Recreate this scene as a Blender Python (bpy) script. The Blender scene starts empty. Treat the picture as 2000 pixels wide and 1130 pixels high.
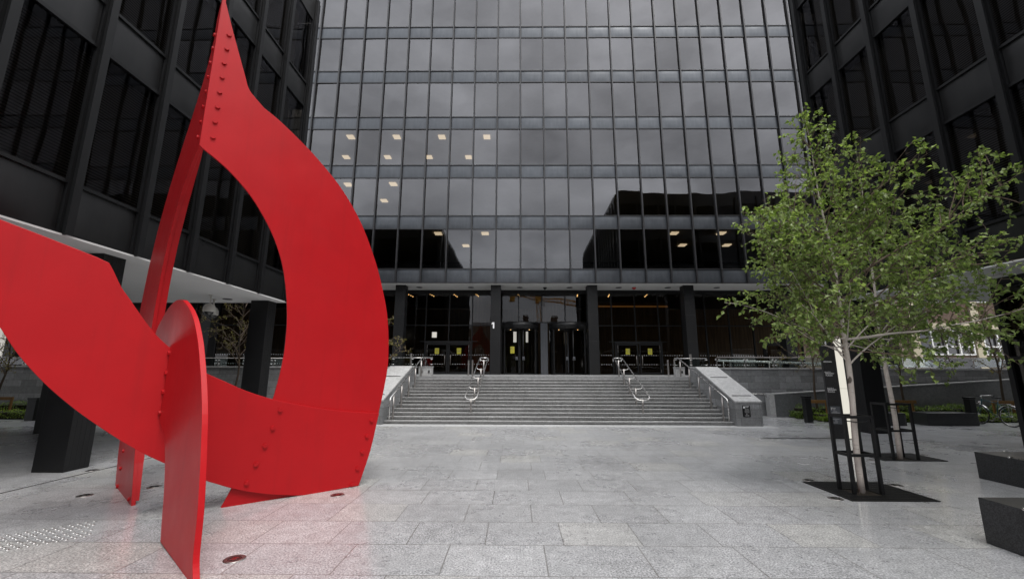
import bpy, math, random
from mathutils import Vector, Matrix
random.seed(7)
R = math.radians
sc = bpy.context.scene
COL = sc.collection

# ------------------------------------------------------------------ helpers
ORG = {}            # world origin of each object (all things keep rotation zero)

def link(o, parent=None):
    COL.objects.link(o)
    if parent is not None:
        o.parent = parent
    return o

def thing(name, label, cat, loc=(0, 0, 0), group=None, kind=None):
    o = bpy.data.objects.new(name, None)
    o.empty_display_size = 0.2
    o.location = loc
    COL.objects.link(o)
    ORG[o.name] = Vector(loc)
    tag(o, label, cat, group, kind)
    return o

def tag(o, label=None, cat=None, group=None, kind=None):
    if label: o['label'] = label
    if cat: o['category'] = cat
    if group: o['group'] = group
    if kind: o['kind'] = kind
    return o

def dup(root, loc, label=None):
    r = root.copy(); COL.objects.link(r); r.location = loc
    ORG[r.name] = Vector(loc)
    if label: r['label'] = label
    for ch in list(root.children):
        c = ch.copy(); COL.objects.link(c); c.parent = r
        for g in list(ch.children):
            d = g.copy(); COL.objects.link(d); d.parent = c
    return r

class MB:
    """collects geometry in world coordinates, links it as one mesh"""
    def __init__(s): s.v = []; s.f = []; s.sm = []
    def add(s, vs, fs, smooth=False):
        b = len(s.v); s.v += [tuple(v) for v in vs]
        for f in fs:
            s.f.append([b + i for i in f]); s.sm.append(smooth)
        return s
    def box(s, x0, x1, y0, y1, z0, z1):
        if x0 > x1: x0, x1 = x1, x0
        if y0 > y1: y0, y1 = y1, y0
        if z0 > z1: z0, z1 = z1, z0
        return s.add([(x0,y0,z0),(x1,y0,z0),(x1,y1,z0),(x0,y1,z0),(x0,y0,z1),(x1,y0,z1),(x1,y1,z1),(x0,y1,z1)],
              [(0,3,2,1),(4,5,6,7),(0,1,5,4),(1,2,6,5),(2,3,7,6),(3,0,4,7)])
    def obox(s, o, u, v, a0, a1, b0, b1, z0, z1):
        """box in a rotated frame: o + u*a + v*b, world z"""
        o = Vector((o[0], o[1], 0)); u = Vector((u[0], u[1], 0)); v = Vector((v[0], v[1], 0))
        P = [o+u*a0+v*b0, o+u*a1+v*b0, o+u*a1+v*b1, o+u*a0+v*b1]
        vs = [(p.x,p.y,z0) for p in P] + [(p.x,p.y,z1) for p in P]
        fs = [(0,3,2,1),(4,5,6,7),(0,1,5,4),(1,2,6,5),(2,3,7,6),(3,0,4,7)]
        if u.cross(v).z * (a1-a0) * (b1-b0) * (z1-z0) < 0: fs = [tuple(reversed(f)) for f in fs]
        return s.add(vs, fs)
    def beam(s, p, q, w, h=None, up=(0,0,1)):
        h = w if h is None else h
        p = Vector(p); q = Vector(q); d = (q-p).normalized(); up = Vector(up)
        if abs(d.dot(up)) > .97: up = Vector((1,0,0))
        a = d.cross(up).normalized(); b = a.cross(d).normalized()
        c = [(-1,-1),(1,-1),(1,1),(-1,1)]
        vs = [p + a*(i*w/2) + b*(j*h/2) for i,j in c] + [q + a*(i*w/2) + b*(j*h/2) for i,j in c]
        return s.add(vs, [(0,1,2,3),(7,6,5,4),(0,4,5,1),(1,5,6,2),(2,6,7,3),(3,7,4,0)])
    def tube(s, pts, r, n=8, caps=True):
        pts = [Vector(p) for p in pts]
        rs = r if isinstance(r, (list, tuple)) else [r]*len(pts)
        d0 = (pts[1]-pts[0]).normalized()
        a = d0.orthogonal().normalized()
        rings = []
        for i, p in enumerate(pts):
            if i == 0: d = pts[1]-pts[0]
            elif i == len(pts)-1: d = pts[-1]-pts[-2]
            else: d = (pts[i+1]-pts[i]).normalized() + (pts[i]-pts[i-1]).normalized()
            d = d.normalized() if d.length > 1e-9 else d0
            a = (a - d*a.dot(d)); a = a.normalized() if a.length > 1e-6 else d.orthogonal().normalized()
            b = d.cross(a)
            rings.append([p + (a*math.cos(2*math.pi*k/n) + b*math.sin(2*math.pi*k/n))*rs[i] for k in range(n)])
        vs = [v for rg in rings for v in rg]; fs = []
        for i in range(len(pts)-1):
            for k in range(n):
                k2 = (k+1) % n
                fs.append((i*n+k, i*n+k2, (i+1)*n+k2, (i+1)*n+k))
        s.add(vs, fs, True)
        if caps:
            b0 = len(s.v) - len(vs)
            s.f.append([b0+k for k in range(n-1,-1,-1)]); s.sm.append(False)
            s.f.append([b0+(len(pts)-1)*n+k for k in range(n)]); s.sm.append(False)
        return s
    def cyl(s, c, r, z0, z1, n=24, r2=None):
        r2 = r if r2 is None else r2
        vs = [(c[0]+r*math.cos(2*math.pi*k/n), c[1]+r*math.sin(2*math.pi*k/n), z0) for k in range(n)]
        vs += [(c[0]+r2*math.cos(2*math.pi*k/n), c[1]+r2*math.sin(2*math.pi*k/n), z1) for k in range(n)]
        s.add(vs, [(k,(k+1)%n,n+(k+1)%n,n+k) for k in range(n)], True)
        s.add(vs[:n], [tuple(range(n-1,-1,-1))]); s.add(vs[n:], [tuple(range(n))])
        return s
    def lathe(s, c, prof, n=20):
        vs = []; m = len(prof)
        for r, z in prof:
            vs += [(c[0]+r*math.cos(2*math.pi*k/n), c[1]+r*math.sin(2*math.pi*k/n), c[2]+z) for k in range(n)]
        fs = []
        for i in range(m-1):
            for k in range(n):
                fs.append((i*n+k, i*n+(k+1)%n, (i+1)*n+(k+1)%n, (i+1)*n+k))
        return s.add(vs, fs, True)
    def prism(s, poly, o, d, nrm, t0, t1):
        """outline (s,z) in the vertical plane o + d*s, thickness along nrm from t0 to t1"""
        o = Vector((o[0],o[1],0)); d = Vector((d[0],d[1],0)); nrm = Vector((nrm[0],nrm[1],0))
        n = len(poly)
        ar = sum(poly[i][0]*poly[(i+1)%n][1]-poly[(i+1)%n][0]*poly[i][1] for i in range(n))
        if ar < 0: poly = poly[::-1]
        A = [o + d*p[0] + nrm*t0 + Vector((0,0,p[1])) for p in poly]
        B = [o + d*p[0] + nrm*t1 + Vector((0,0,p[1])) for p in poly]
        fs = [tuple(range(n)), tuple(range(2*n-1, n-1, -1))]
        fs += [(i, n+i, n+(i+1)%n, (i+1)%n) for i in range(n)]
        if d.cross(Vector((0,0,1))).dot(nrm)*(t1-t0) > 0: fs = [tuple(reversed(f)) for f in fs]
        return s.add(A+B, fs)
    def build(s, name, mat, parent=None, bevel=0, kind=None):
        o0 = ORG.get(parent.name, Vector((0,0,0))) if parent is not None else Vector((0,0,0))
        me = bpy.data.meshes.new(name)
        me.from_pydata([(v[0]-o0.x, v[1]-o0.y, v[2]-o0.z) for v in s.v], [], s.f)
        me.polygons.foreach_set('use_smooth', s.sm)
        me.update()
        o = bpy.data.objects.new(name, me)
        ORG_parent = o0
        link(o, parent)
        ORG[o.name] = o0.copy()
        if mat is not None: me.materials.append(mat)
        if bevel:
            b = o.modifiers.new('Bevel', 'BEVEL'); b.width = bevel; b.segments = 2; b.limit_method = 'ANGLE'; b.angle_limit = R(40)
        if kind: o['kind'] = kind
        return o

def sphere(mb, c, r, nu=14, nv=8, sz=1.0):
    prof = [(max(1e-4, r*math.sin(math.pi*j/nv)), -r*sz*math.cos(math.pi*j/nv)) for j in range(nv+1)]
    return mb.lathe(c, prof, nu)

def text_mesh(name, s, mat, parent, size, mtx, extrude=.004, align='LEFT'):
    cu = bpy.data.curves.new(name+'_curve', 'FONT'); cu.body = s; cu.size = size; cu.extrude = extrude
    cu.align_x = align; cu.align_y = 'CENTER'; cu.resolution_u = 2; cu.offset = size*0.012
    ob = bpy.data.objects.new(name+'_tmp', cu); COL.objects.link(ob)
    dg = bpy.context.evaluated_depsgraph_get(); dg.update()
    me = bpy.data.meshes.new_from_object(ob.evaluated_get(dg))
    bpy.data.objects.remove(ob); bpy.data.curves.remove(cu)
    o0 = ORG.get(parent.name, Vector((0,0,0)))
    me.transform(Matrix.Translation(-o0) @ mtx)
    me.materials.clear(); me.materials.append(mat)
    me.name = name
    o = bpy.data.objects.new(name, me); link(o, parent); ORG[o.name] = o0.copy()
    return o

# ------------------------------------------------------------------ materials
def mat(name):
    m = bpy.data.materials.new(name); m.use_nodes = True
    nt = m.node_tree; nt.nodes.clear()
    out = nt.nodes.new('ShaderNodeOutputMaterial')
    return m, nt, out
def N(nt, t, **kw):
    n = nt.nodes.new(t)
    for k, v in kw.items():
        if k in n.inputs: n.inputs[k].default_value = v
        else: setattr(n, k, v)
    return n
def coords(nt, scale=(1,1,1), rot=(0,0,0), loc=(0,0,0), which='Object'):
    tc = N(nt, 'ShaderNodeTexCoord'); mp = N(nt, 'ShaderNodeMapping')
    mp.inputs['Scale'].default_value = scale; mp.inputs['Rotation'].default_value = rot; mp.inputs['Location'].default_value = loc
    nt.links.new(tc.outputs[which], mp.inputs['Vector']); return mp.outputs['Vector']
def ramp(nt, fac, stops, interp='LINEAR'):
    r = N(nt, 'ShaderNodeValToRGB'); r.color_ramp.interpolation = interp
    els = r.color_ramp.elements
    while len(els) < len(stops): els.new(.5)
    for e, (p, c) in zip(els, stops):
        e.position = p; e.color = c if len(c) == 4 else (*c, 1)
    nt.links.new(fac, r.inputs['Fac']); return r.outputs['Color']
def g3(v): return (v, v, v)
def noise(nt, vec, scale, detail=3, rough=.55):
    n = N(nt, 'ShaderNodeTexNoise', Scale=scale, Detail=detail, Roughness=rough)
    nt.links.new(vec, n.inputs['Vector']); return n.outputs['Fac']
def mixc(nt, fac, a, b, mode='MIX'):
    m = N(nt, 'ShaderNodeMix', data_type='RGBA', blend_type=mode)
    for sock, val in ((m.inputs['Factor'], fac), (m.inputs[6], a), (m.inputs[7], b)):
        if isinstance(val, bpy.types.NodeSocket): nt.links.new(val, sock)
        elif isinstance(val, (int, float)): sock.default_value = val
        else: sock.default_value = val if len(val) == 4 else (*val, 1)
    return m.outputs[2]
def math_(nt, op, a, b=0.0):
    m = N(nt, 'ShaderNodeMath', operation=op)
    for i, v in enumerate((a, b)):
        if isinstance(v, bpy.types.NodeSocket): nt.links.new(v, m.inputs[i])
        else: m.inputs[i].default_value = v
    return m.outputs[0]
def bump(nt, h, strength=.3, dist=.01):
    b = N(nt, 'ShaderNodeBump', Strength=strength, Distance=dist); nt.links.new(h, b.inputs['Height']); return b.outputs['Normal']
def setin(nt, sock, val):
    if isinstance(val, bpy.types.NodeSocket): nt.links.new(val, sock)
    else: sock.default_value = val if not isinstance(val, tuple) or len(val) == 4 or sock.type == 'VECTOR' else (*val, 1)
def pbr(nt, out, color, rough=.5, metal=0., spec=.5, normal=None, **kw):
    p = N(nt, 'ShaderNodeBsdfPrincipled')
    setin(nt, p.inputs['Base Color'], color); setin(nt, p.inputs['Roughness'], rough)
    p.inputs['Metallic'].default_value = metal; setin(nt, p.inputs['Specular IOR Level'], spec)
    if normal is not None: nt.links.new(normal, p.inputs['Normal'])
    for k, v in kw.items(): setin(nt, p.inputs[k.replace('_', ' ')], v)
    nt.links.new(p.outputs[0], out.inputs['Surface']); return p

def simple(name, color, rough=.5, metal=0., spec=.5, var=.15, nscale=6., bstr=0., bscale=40., **kw):
    m, nt, out = mat(name); v = coords(nt)
    f = noise(nt, v, nscale, 4)
    c = mixc(nt, f, tuple(x*(1-var) for x in color), tuple(min(1, x*(1+var)) for x in color))
    rr = math_(nt, 'ADD', math_(nt, 'MULTIPLY', noise(nt, v, nscale*2.3, 3), .16), rough-.08)
    nm = bump(nt, noise(nt, v, bscale, 3), bstr, .01) if bstr else None
    pbr(nt, out, c, rr, metal, spec, nm, **kw); return m

M = {}
def red_paint():
    m, nt, out = mat('red_paint'); v = coords(nt)
    c = mixc(nt, noise(nt, v, 2.2, 5, .6), (.375,.007,.0105), (.49,.0095,.0135))
    st = ramp(nt, noise(nt, coords(nt, (9, 9, .5)), 1.0, 5, .6), [(.52, g3(0)), (.72, g3(1))])
    c = mixc(nt, math_(nt, 'MULTIPLY', st, .22), c, (.27,.012,.013))
    sc_ = ramp(nt, noise(nt, v, 38, 3, .7), [(.70, g3(0)), (.74, g3(1))])
    c = mixc(nt, math_(nt, 'MULTIPLY', sc_, .3), c, (.50,.06,.05))
    vs = coords(nt, (60, 60, 2.0))
    h = math_(nt, 'ADD', math_(nt, 'MULTIPLY', noise(nt, vs, 1.0, 3), .5), math_(nt, 'MULTIPLY', noise(nt, v, 90, 2), .35))
    rr = math_(nt, 'ADD', math_(nt, 'MULTIPLY', noise(nt, v, 3.0, 4), .15), .33)
    pbr(nt, out, c, rr, 0, .22, bump(nt, math_(nt, 'ADD', h, math_(nt, 'MULTIPLY', noise(nt, v, 1.6, 2), 3.0)), .22, .004)); return m
M['red'] = red_paint()
M['black'] = simple('black_steel_paint', (.0075,.0077,.0083), .42, 0, .35, .25, 3, .05, 60)
M['mullion'] = simple('grey_mullion_paint', (.022,.022,.024), .36, .2, .55, .25, 3)
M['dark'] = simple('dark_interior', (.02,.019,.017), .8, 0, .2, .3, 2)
M['soffit'] = simple('white_plaster', (.62,.62,.61), .8, 0, .3, .05, 1.5, .06, 200)
M['steel'] = simple('brushed_steel', (.50,.49,.475), .27, 1., .5, .08, 8)
M['stud'] = simple('stud_steel', (.5,.5,.49), .3, .9, .5, .1, 9)
M['steel_dull'] = simple('dull_steel', (.32,.30,.285), .42, 1., .5, .12, 8)
M['white'] = simple('white_paint', (.8,.8,.78), .5, 0, .4, .04, 4)
M['cream'] = simple('cream_render', (.46,.41,.30), .7, 0, .3, .1, 3)
M['timber'] = simple('stake_timber', (.22,.115,.035), .7, 0, .3, .3, 20)
M['bark'] = simple('dark_bark', (.06,.045,.032), .85, 0, .2, .4, 30, .3, 60)
M['bench'] = None
M['teal'] = simple('teal_paint', (.012,.075,.085), .3, 0, .5, .2, 10)
M['rubber'] = simple('tyre_rubber', (.02,.02,.02), .7)
M['crane'] = simple('crane_paint', (.62,.30,.03), .5)
M['redplastic'] = simple('red_plastic', (.4,.02,.02), .4)

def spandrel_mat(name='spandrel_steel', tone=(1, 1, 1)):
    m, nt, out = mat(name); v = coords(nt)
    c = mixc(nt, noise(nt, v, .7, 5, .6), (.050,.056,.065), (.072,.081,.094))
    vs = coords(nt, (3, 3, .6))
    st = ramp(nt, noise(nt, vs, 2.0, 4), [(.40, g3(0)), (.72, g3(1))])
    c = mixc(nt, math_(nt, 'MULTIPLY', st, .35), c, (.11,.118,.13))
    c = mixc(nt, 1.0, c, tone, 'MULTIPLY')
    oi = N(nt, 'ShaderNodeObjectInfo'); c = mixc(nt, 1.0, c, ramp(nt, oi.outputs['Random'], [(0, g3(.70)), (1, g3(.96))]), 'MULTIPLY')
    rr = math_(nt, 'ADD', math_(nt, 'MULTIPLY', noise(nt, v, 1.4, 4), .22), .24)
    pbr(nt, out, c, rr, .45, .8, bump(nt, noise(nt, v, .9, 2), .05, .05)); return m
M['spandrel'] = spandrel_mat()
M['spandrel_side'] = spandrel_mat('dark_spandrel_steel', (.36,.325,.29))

def glass_mat(name, base, tint, wob=.02, refl=(.92,.92,.95), scale=.55, rough=.0):
    m, nt, out = mat(name); v = coords(nt)
    fr = N(nt, 'ShaderNodeFresnel', IOR=1.45)
    nm = bump(nt, noise(nt, v, scale, 1), wob, .25)
    nt.links.new(nm, fr.inputs['Normal'])
    oi = N(nt, 'ShaderNodeObjectInfo')
    fac = math_(nt, 'MULTIPLY', math_(nt, 'ADD', math_(nt, 'MULTIPLY', fr.outputs[0], 1-base), base), math_(nt, 'ADD', math_(nt, 'MULTIPLY', oi.outputs['Random'], .22), .89))
    tr = N(nt, 'ShaderNodeBsdfTransparent'); tr.inputs['Color'].default_value = (*tint, 1)
    gl = N(nt, 'ShaderNodeBsdfGlossy', Roughness=rough); gl.inputs['Color'].default_value = (*refl, 1)
    nt.links.new(nm, gl.inputs['Normal'])
    mx = N(nt, 'ShaderNodeMixShader')
    nt.links.new(fac, mx.inputs[0]); nt.links.new(tr.outputs[0], mx.inputs[1]); nt.links.new(gl.outputs[0], mx.inputs[2])
    nt.links.new(mx.outputs[0], out.inputs['Surface']); return m
M['glass_tower'] = glass_mat('grey_mirror_glass', .086, (.40,.38,.34), .03)
M['glass_side'] = glass_mat('bronze_glass', .0, (.34,.32,.29), .014, (.62,.62,.66))
M['glass_lobby'] = glass_mat('lobby_glass', .012, (.50,.47,.41), .03)
M['glass_clear'] = glass_mat('clear_glass', .05, (.80,.86,.84), .0)
M['glass_house'] = glass_mat('house_glass', .1, (.2,.2,.2), .02)

def emis(name, color, strength):
    m, nt, out = mat(name); e = N(nt, 'ShaderNodeEmission', Strength=strength)
    v = coords(nt); c = mixc(nt, noise(nt, v, 3, 2), tuple(x*.93 for x in color), color)
    nt.links.new(c, e.inputs['Color']); nt.links.new(e.outputs[0], out.inputs['Surface']); return m
M['panel_light'] = emis('ceiling_panel_light', (1.0,.83,.60), .72)
M['spot_light'] = emis('warm_spot_light', (1.0,.62,.25), 1.7)
M['cove_light'] = emis('warm_cove_light', (1.0,.45,.12), .05)
M['totem_light'] = emis('lit_totem_edge', (1.0,.96,.84), .40)
M['lens'] = simple('uplight_lens', (.03,.03,.03), .12, 0, .6)

def granite(name, dark, light, speck=120., rough=(.45,.7), brick=None, mortar=None, var=.12, stain=.25, bstr=.12, tintfac=0., spec=.5, vert=False, wet=False):
    """speckled granite; brick=(length,height,offset) gives coursed blocks"""
    m, nt, out = mat(name); v = coords(nt)
    n1 = noise(nt, v, speck, 3, .75)
    c = ramp(nt, n1, [(.36, dark), (.50, tuple((a+b)/2 for a, b in zip(dark, light))), (.62, light)])
    mid = noise(nt, v, speck*.12, 4, .7)
    c = mixc(nt, 1.0, c, ramp(nt, mid, [(.3, g3(.78)), (.7, g3(1.18))]), 'MULTIPLY')
    big = noise(nt, v, .55, 5, .6)
    c = mixc(nt, math_(nt, 'MULTIPLY', ramp(nt, big, [(.25, g3(1)), (.72, g3(0))]), stain), c, tuple(x*.62 for x in dark))
    nrm_h = n1
    hsum = math_(nt, 'MULTIPLY', n1, .35)
    if brick:
        L, H, off = brick
        if vert:   # x along, z up
            tc = N(nt, 'ShaderNodeTexCoord'); sx = N(nt, 'ShaderNodeSeparateXYZ'); cb = N(nt, 'ShaderNodeCombineXYZ')
            nt.links.new(tc.outputs['Object'], sx.inputs[0])
            a = math_(nt, 'ADD', sx.outputs['X'], sx.outputs['Y'])
            nt.links.new(a, cb.inputs['X']); nt.links.new(sx.outputs['Z'], cb.inputs['Y'])
            bv = cb.outputs[0]
        else:
            bv = coords(nt, loc=(.31, -.055, 0))
        br = N(nt, 'ShaderNodeTexBrick', Scale=1.0); br.offset = off; br.offset_frequency = 2; br.squash = 1.0 if vert else 1.18; br.squash_frequency = 3
        br.inputs['Brick Width'].default_value = L; br.inputs['Row Height'].default_value = H
        br.inputs['Mortar Size'].default_value = .0062 if not vert else .006
        br.inputs['Mortar Smooth'].default_value = .1
        br.inputs['Color1'].default_value = (0,0,0,1); br.inputs['Color2'].default_value = (1,1,1,1); br.inputs['Mortar'].default_value = (.5,.5,.5,1)
        br.inputs['Bias'].default_value = 0
        nt.links.new(bv, br.inputs['Vector'])
        per = br.outputs['Color']
        k = ramp(nt, per, [(0, g3(1-var)), (1, g3(1+var*.6))])
        c = mixc(nt, 1.0, c, k, 'MULTIPLY')
        if tintfac:
            yl = ramp(nt, per, [(.80, g3(0)), (.93, g3(1))])
            c = mixc(nt, math_(nt, 'MULTIPLY', yl, tintfac), c, mixc(nt, 1.0, c, (1.02,.97,.80), 'MULTIPLY'))
        c = mixc(nt, math_(nt, 'MULTIPLY', br.outputs['Fac'], .72), c, mortar or tuple(x*.45 for x in dark))
        hsum = math_(nt, 'SUBTRACT', hsum, math_(nt, 'MULTIPLY', br.outputs['Fac'], .8))
    patch = ramp(nt, noise(nt, v, .45, 6, .65), [(.28, g3(0)), (.72, g3(1))])
    rr = math_(nt, 'ADD', math_(nt, 'MULTIPLY', patch, rough[1]-rough[0]), rough[0])
    if wet:
        # rain film: darkens and smooths in patches
        c = mixc(nt, math_(nt, 'MULTIPLY', math_(nt, 'SUBTRACT', 1.0, patch), .28), c, mixc(nt, 1.0, c, (.62,.62,.63), 'MULTIPLY'))
    p = pbr(nt, out, c, rr, 0, spec, bump(nt, hsum, bstr, .004))
    if wet:
        vo = N(nt, 'ShaderNodeTexVoronoi', Scale=2.3); nt.links.new(v, vo.inputs['Vector'])
        gum = ramp(nt, vo.outputs['Distance'], [(.028, g3(1)), (.04, g3(0))])
        c2 = mixc(nt, math_(nt, 'MULTIPLY', gum, .5), c, (.07,.07,.068)); nt.links.new(c2, p.inputs['Base Color'])
        film = ramp(nt, noise(nt, coords(nt, (.8, 1.5, 1)), .8, 6, .68), [(.28, g3(.15)), (.75, g3(.75))])
        nt.links.new(film, p.inputs['Coat Weight']); p.inputs['Coat Roughness'].default_value = .10; p.inputs['Coat IOR'].default_value = 1.33
        nt.links.new(bump(nt, noise(nt, v, 7, 3), .03, .02), p.inputs['Coat Normal'])
    return m
M['ground'] = granite('wet_granite_paving', (.145,.149,.155), (.71,.713,.72), 60, (.18,.42), (.79,.655,.37), (.12,.112,.10), .10, .26, .06, .25, .55, False, True)
M['pale_granite'] = granite('pale_granite', (.36,.365,.37), (.56,.56,.55), 110, (.3,.5), (.8,.7,.5), None, .06, .1)
M['step'] = granite('step_granite', (.08,.082,.08), (.36,.36,.355), 60, (.15,.36), None, None, .1, .45)
M['tread'] = granite('sky_sheen_granite', (.20,.20,.20), (.56,.56,.55), 70, (.14,.34), None, None, .1, .3)  # same granite as the steps, paled to paint in wet sky reflection
M['coping'] = granite('coping_granite', (.25,.25,.25), (.54,.54,.53), 60, (.35,.55), None, None, .1, .15)
M['wall'] = granite('wall_granite', (.13,.133,.135), (.36,.365,.37), 70, (.45,.65), (.62,.26,.43), (.05,.05,.05), .30, .4, .12, 0, .5, True)
M['wall_dark'] = granite('smooth_dark_granite', (.075,.078,.08), (.17,.175,.18), 70, (.4,.6), None, None, .1, .4)
M['platform'] = granite('platform_granite', (.16,.165,.17), (.36,.36,.355), 95, (.25,.45), (.79,.655,.5), None, .1, .2)
def bench_mat():
    m = granite('black_granite_streaked', (.004,.004,.0045), (.05,.052,.055), 85, (.22,.42), None, None, .1, .2, .06)
    nt = m.node_tree; p = [n for n in nt.nodes if n.type == 'BSDF_PRINCIPLED'][0]; src = p.inputs['Base Color'].links[0].from_socket
    st = ramp(nt, noise(nt, coords(nt, (9, 9, .35)), 1.0, 3, .5), [(.66, g3(0)), (.70, g3(1))])
    brk = ramp(nt, noise(nt, coords(nt), 14, 3), [(.42, g3(0)), (.55, g3(1))])
    c = mixc(nt, math_(nt, 'MULTIPLY', math_(nt, 'MULTIPLY', st, brk), .5), src, (.16,.16,.15)); nt.links.new(c, p.inputs['Base Color']); return m
M['bench0'] = granite('black_granite', (.004,.004,.0045), (.05,.052,.055), 85, (.22,.42), None, None, .1, .2, .06)

M['bench'] = bench_mat()
def brick_mat(name, c1, c2):
    m, nt, out = mat(name)
    tc = N(nt, 'ShaderNodeTexCoord'); sx = N(nt, 'ShaderNodeSeparateXYZ'); cb = N(nt, 'ShaderNodeCombineXYZ')
    nt.links.new(tc.outputs['Object'], sx.inputs[0]); nt.links.new(math_(nt, 'ADD', sx.outputs['X'], sx.outputs['Y']), cb.inputs['X']); nt.links.new(sx.outputs['Z'], cb.inputs['Y'])
    br = N(nt, 'ShaderNodeTexBrick', Scale=1.0); br.inputs['Brick Width'].default_value = .23; br.inputs['Row Height'].default_value = .075
    br.inputs['Mortar Size'].default_value = .006
    br.inputs['Color1'].default_value = (*c1,1); br.inputs['Color2'].default_value = (*c2,1); br.inputs['Mortar'].default_value = (.25,.23,.2,1)
    nt.links.new(cb.outputs[0], br.inputs['Vector'])
    c = mixc(nt, noise(nt, coords(nt), .8, 4), br.outputs['Color'], mixc(nt, 1.0, br.outputs['Color'], (.6,.6,.6), 'MULTIPLY'))
    pbr(nt, out, c, .85, 0, .2); return m
M['brick'] = brick_mat('brown_brick', (.10,.06,.042), (.14,.085,.06))
M['slate'] = simple('slate_roof', (.06,.062,.07), .6)

def timber_panel():
    m, nt, out = mat('walnut_panelling'); v = coords(nt, (4.0, 4.0, .25))
    f = noise(nt, v, 2.2, 5, .65)
    c = ramp(nt, f, [(.3, (.05,.030,.015)), (.55, (.11,.068,.034)), (.75, (.17,.105,.05))])
    pbr(nt, out, c, .5, 0, .3); return m
M['walnut'] = timber_panel()

def blind_mat():
    m, nt, out = mat('slatted_blind'); tc = N(nt, 'ShaderNodeTexCoord'); sx = N(nt, 'ShaderNodeSeparateXYZ')
    nt.links.new(tc.outputs['Object'], sx.inputs[0])
    s = math_(nt, 'FRACT', math_(nt, 'MULTIPLY', sx.outputs['Z'], 19.0))
    k = ramp(nt, s, [(.0, g3(.16)), (.55, g3(.26)), (.6, g3(.04)), (1, g3(.04))])
    d = N(nt, 'ShaderNodeBsdfDiffuse'); nt.links.new(k, d.inputs['Color'])
    nt.links.new(d.outputs[0], out.inputs['Surface']); return m
M['blind'] = blind_mat()

def leaf_mat(name, c_dark, c_mid, c_light, trans=.35):
    m, nt, out = mat(name)
    ge = N(nt, 'ShaderNodeNewGeometry')
    c = ramp(nt, ge.outputs['Random Per Island'], [(0, c_dark), (.5, c_mid), (.88, c_light), (1, tuple(x*1.25 for x in c_light))])
    p = N(nt, 'ShaderNodeBsdfPrincipled', Roughness=.38); nt.links.new(c, p.inputs['Base Color']); p.inputs['Specular IOR Level'].default_value = .5
    t = N(nt, 'ShaderNodeBsdfTranslucent'); nt.links.new(mixc(nt, 1.0, c, (1.3,1.5,.6), 'MULTIPLY'), t.inputs['Color'])
    mx = N(nt, 'ShaderNodeMixShader', Fac=trans); nt.links.new(p.outputs[0], mx.inputs[1]); nt.links.new(t.outputs[0], mx.inputs[2])
    nt.links.new(mx.outputs[0], out.inputs['Surface']); return m
M['birch_leaf'] = leaf_mat('birch_leaf', (.09,.13,.036), (.185,.245,.078), (.31,.38,.15), .45)
M['hedge_leaf'] = leaf_mat('hedge_leaf', (.045,.078,.018), (.10,.15,.033), (.18,.25,.05))
M['hedge_bright'] = leaf_mat('low_hedge_leaf', (.085,.135,.018), (.17,.245,.03), (.26,.34,.05))
M['bud_leaf'] = leaf_mat('young_leaf', (.10,.075,.02), (.17,.13,.035), (.22,.20,.06))

def birch_bark():
    m, nt, out = mat('birch_bark'); v = coords(nt)
    base = mixc(nt, noise(nt, v, 7, 4), (.42,.37,.33), (.62,.56,.51))
    vs = coords(nt, (14, 14, 60)); l1 = ramp(nt, noise(nt, vs, 1.0, 2), [(.62, g3(0)), (.68, g3(1))])
    n2 = noise(nt, coords(nt, (9, 9, 5.5)), 1.0, 1); l2 = ramp(nt, n2, [(.69, g3(0)), (.73, g3(1))])
    c = mixc(nt, math_(nt, 'MULTIPLY', l1, .45), base, (.16,.12,.09))
    c = mixc(nt, math_(nt, 'MULTIPLY', l2, .85), c, (.05,.035,.025))
    pbr(nt, out, c, .65, 0, .3, bump(nt, noise(nt, vs, 1.0, 3), .3, .004)); return m
M['birch'] = birch_bark()
M['twig'] = simple('birch_twig', (.13,.095,.07), .7, 0, .3, .3, 20)
M['grate'] = simple('black_cast_iron', (.004,.004,.004), .55, 0, .3)
M['soil'] = simple('dark_soil', (.02,.016,.012), .9, 0, .2, .4, 20, .4, 60)
M['notice'] = None
def notice_mat():
    m, nt, out = mat('yellow_notice'); v = coords(nt)
    c = mixc(nt, ramp(nt, noise(nt, v, 9, 2), [(.52, g3(0)), (.58, g3(1))]), (.40,.36,.02), (.26,.25,.07))
    pbr(nt, out, c, .6); return m
M['notice'] = notice_mat()
M['plaque'] = simple('black_plaque', (.012,.012,.013), .3, 0, .5)
M['letter'] = simple('white_letter', (.78,.78,.78), .5, 0, .4, .03)
M['letter_dim'] = simple('grey_letter', (.46,.46,.46), .5, 0, .4, .03)
M['cam_body'] = simple('camera_plastic', (.55,.54,.50), .45, 0, .4, .05)
M['beige'] = simple('beige_stone', (.24,.20,.15), .8, 0, .2, .15, 2)
M['panel_grey'] = simple('grey_panel', (.08,.085,.095), .5, 0, .4, .1, 3)
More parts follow.
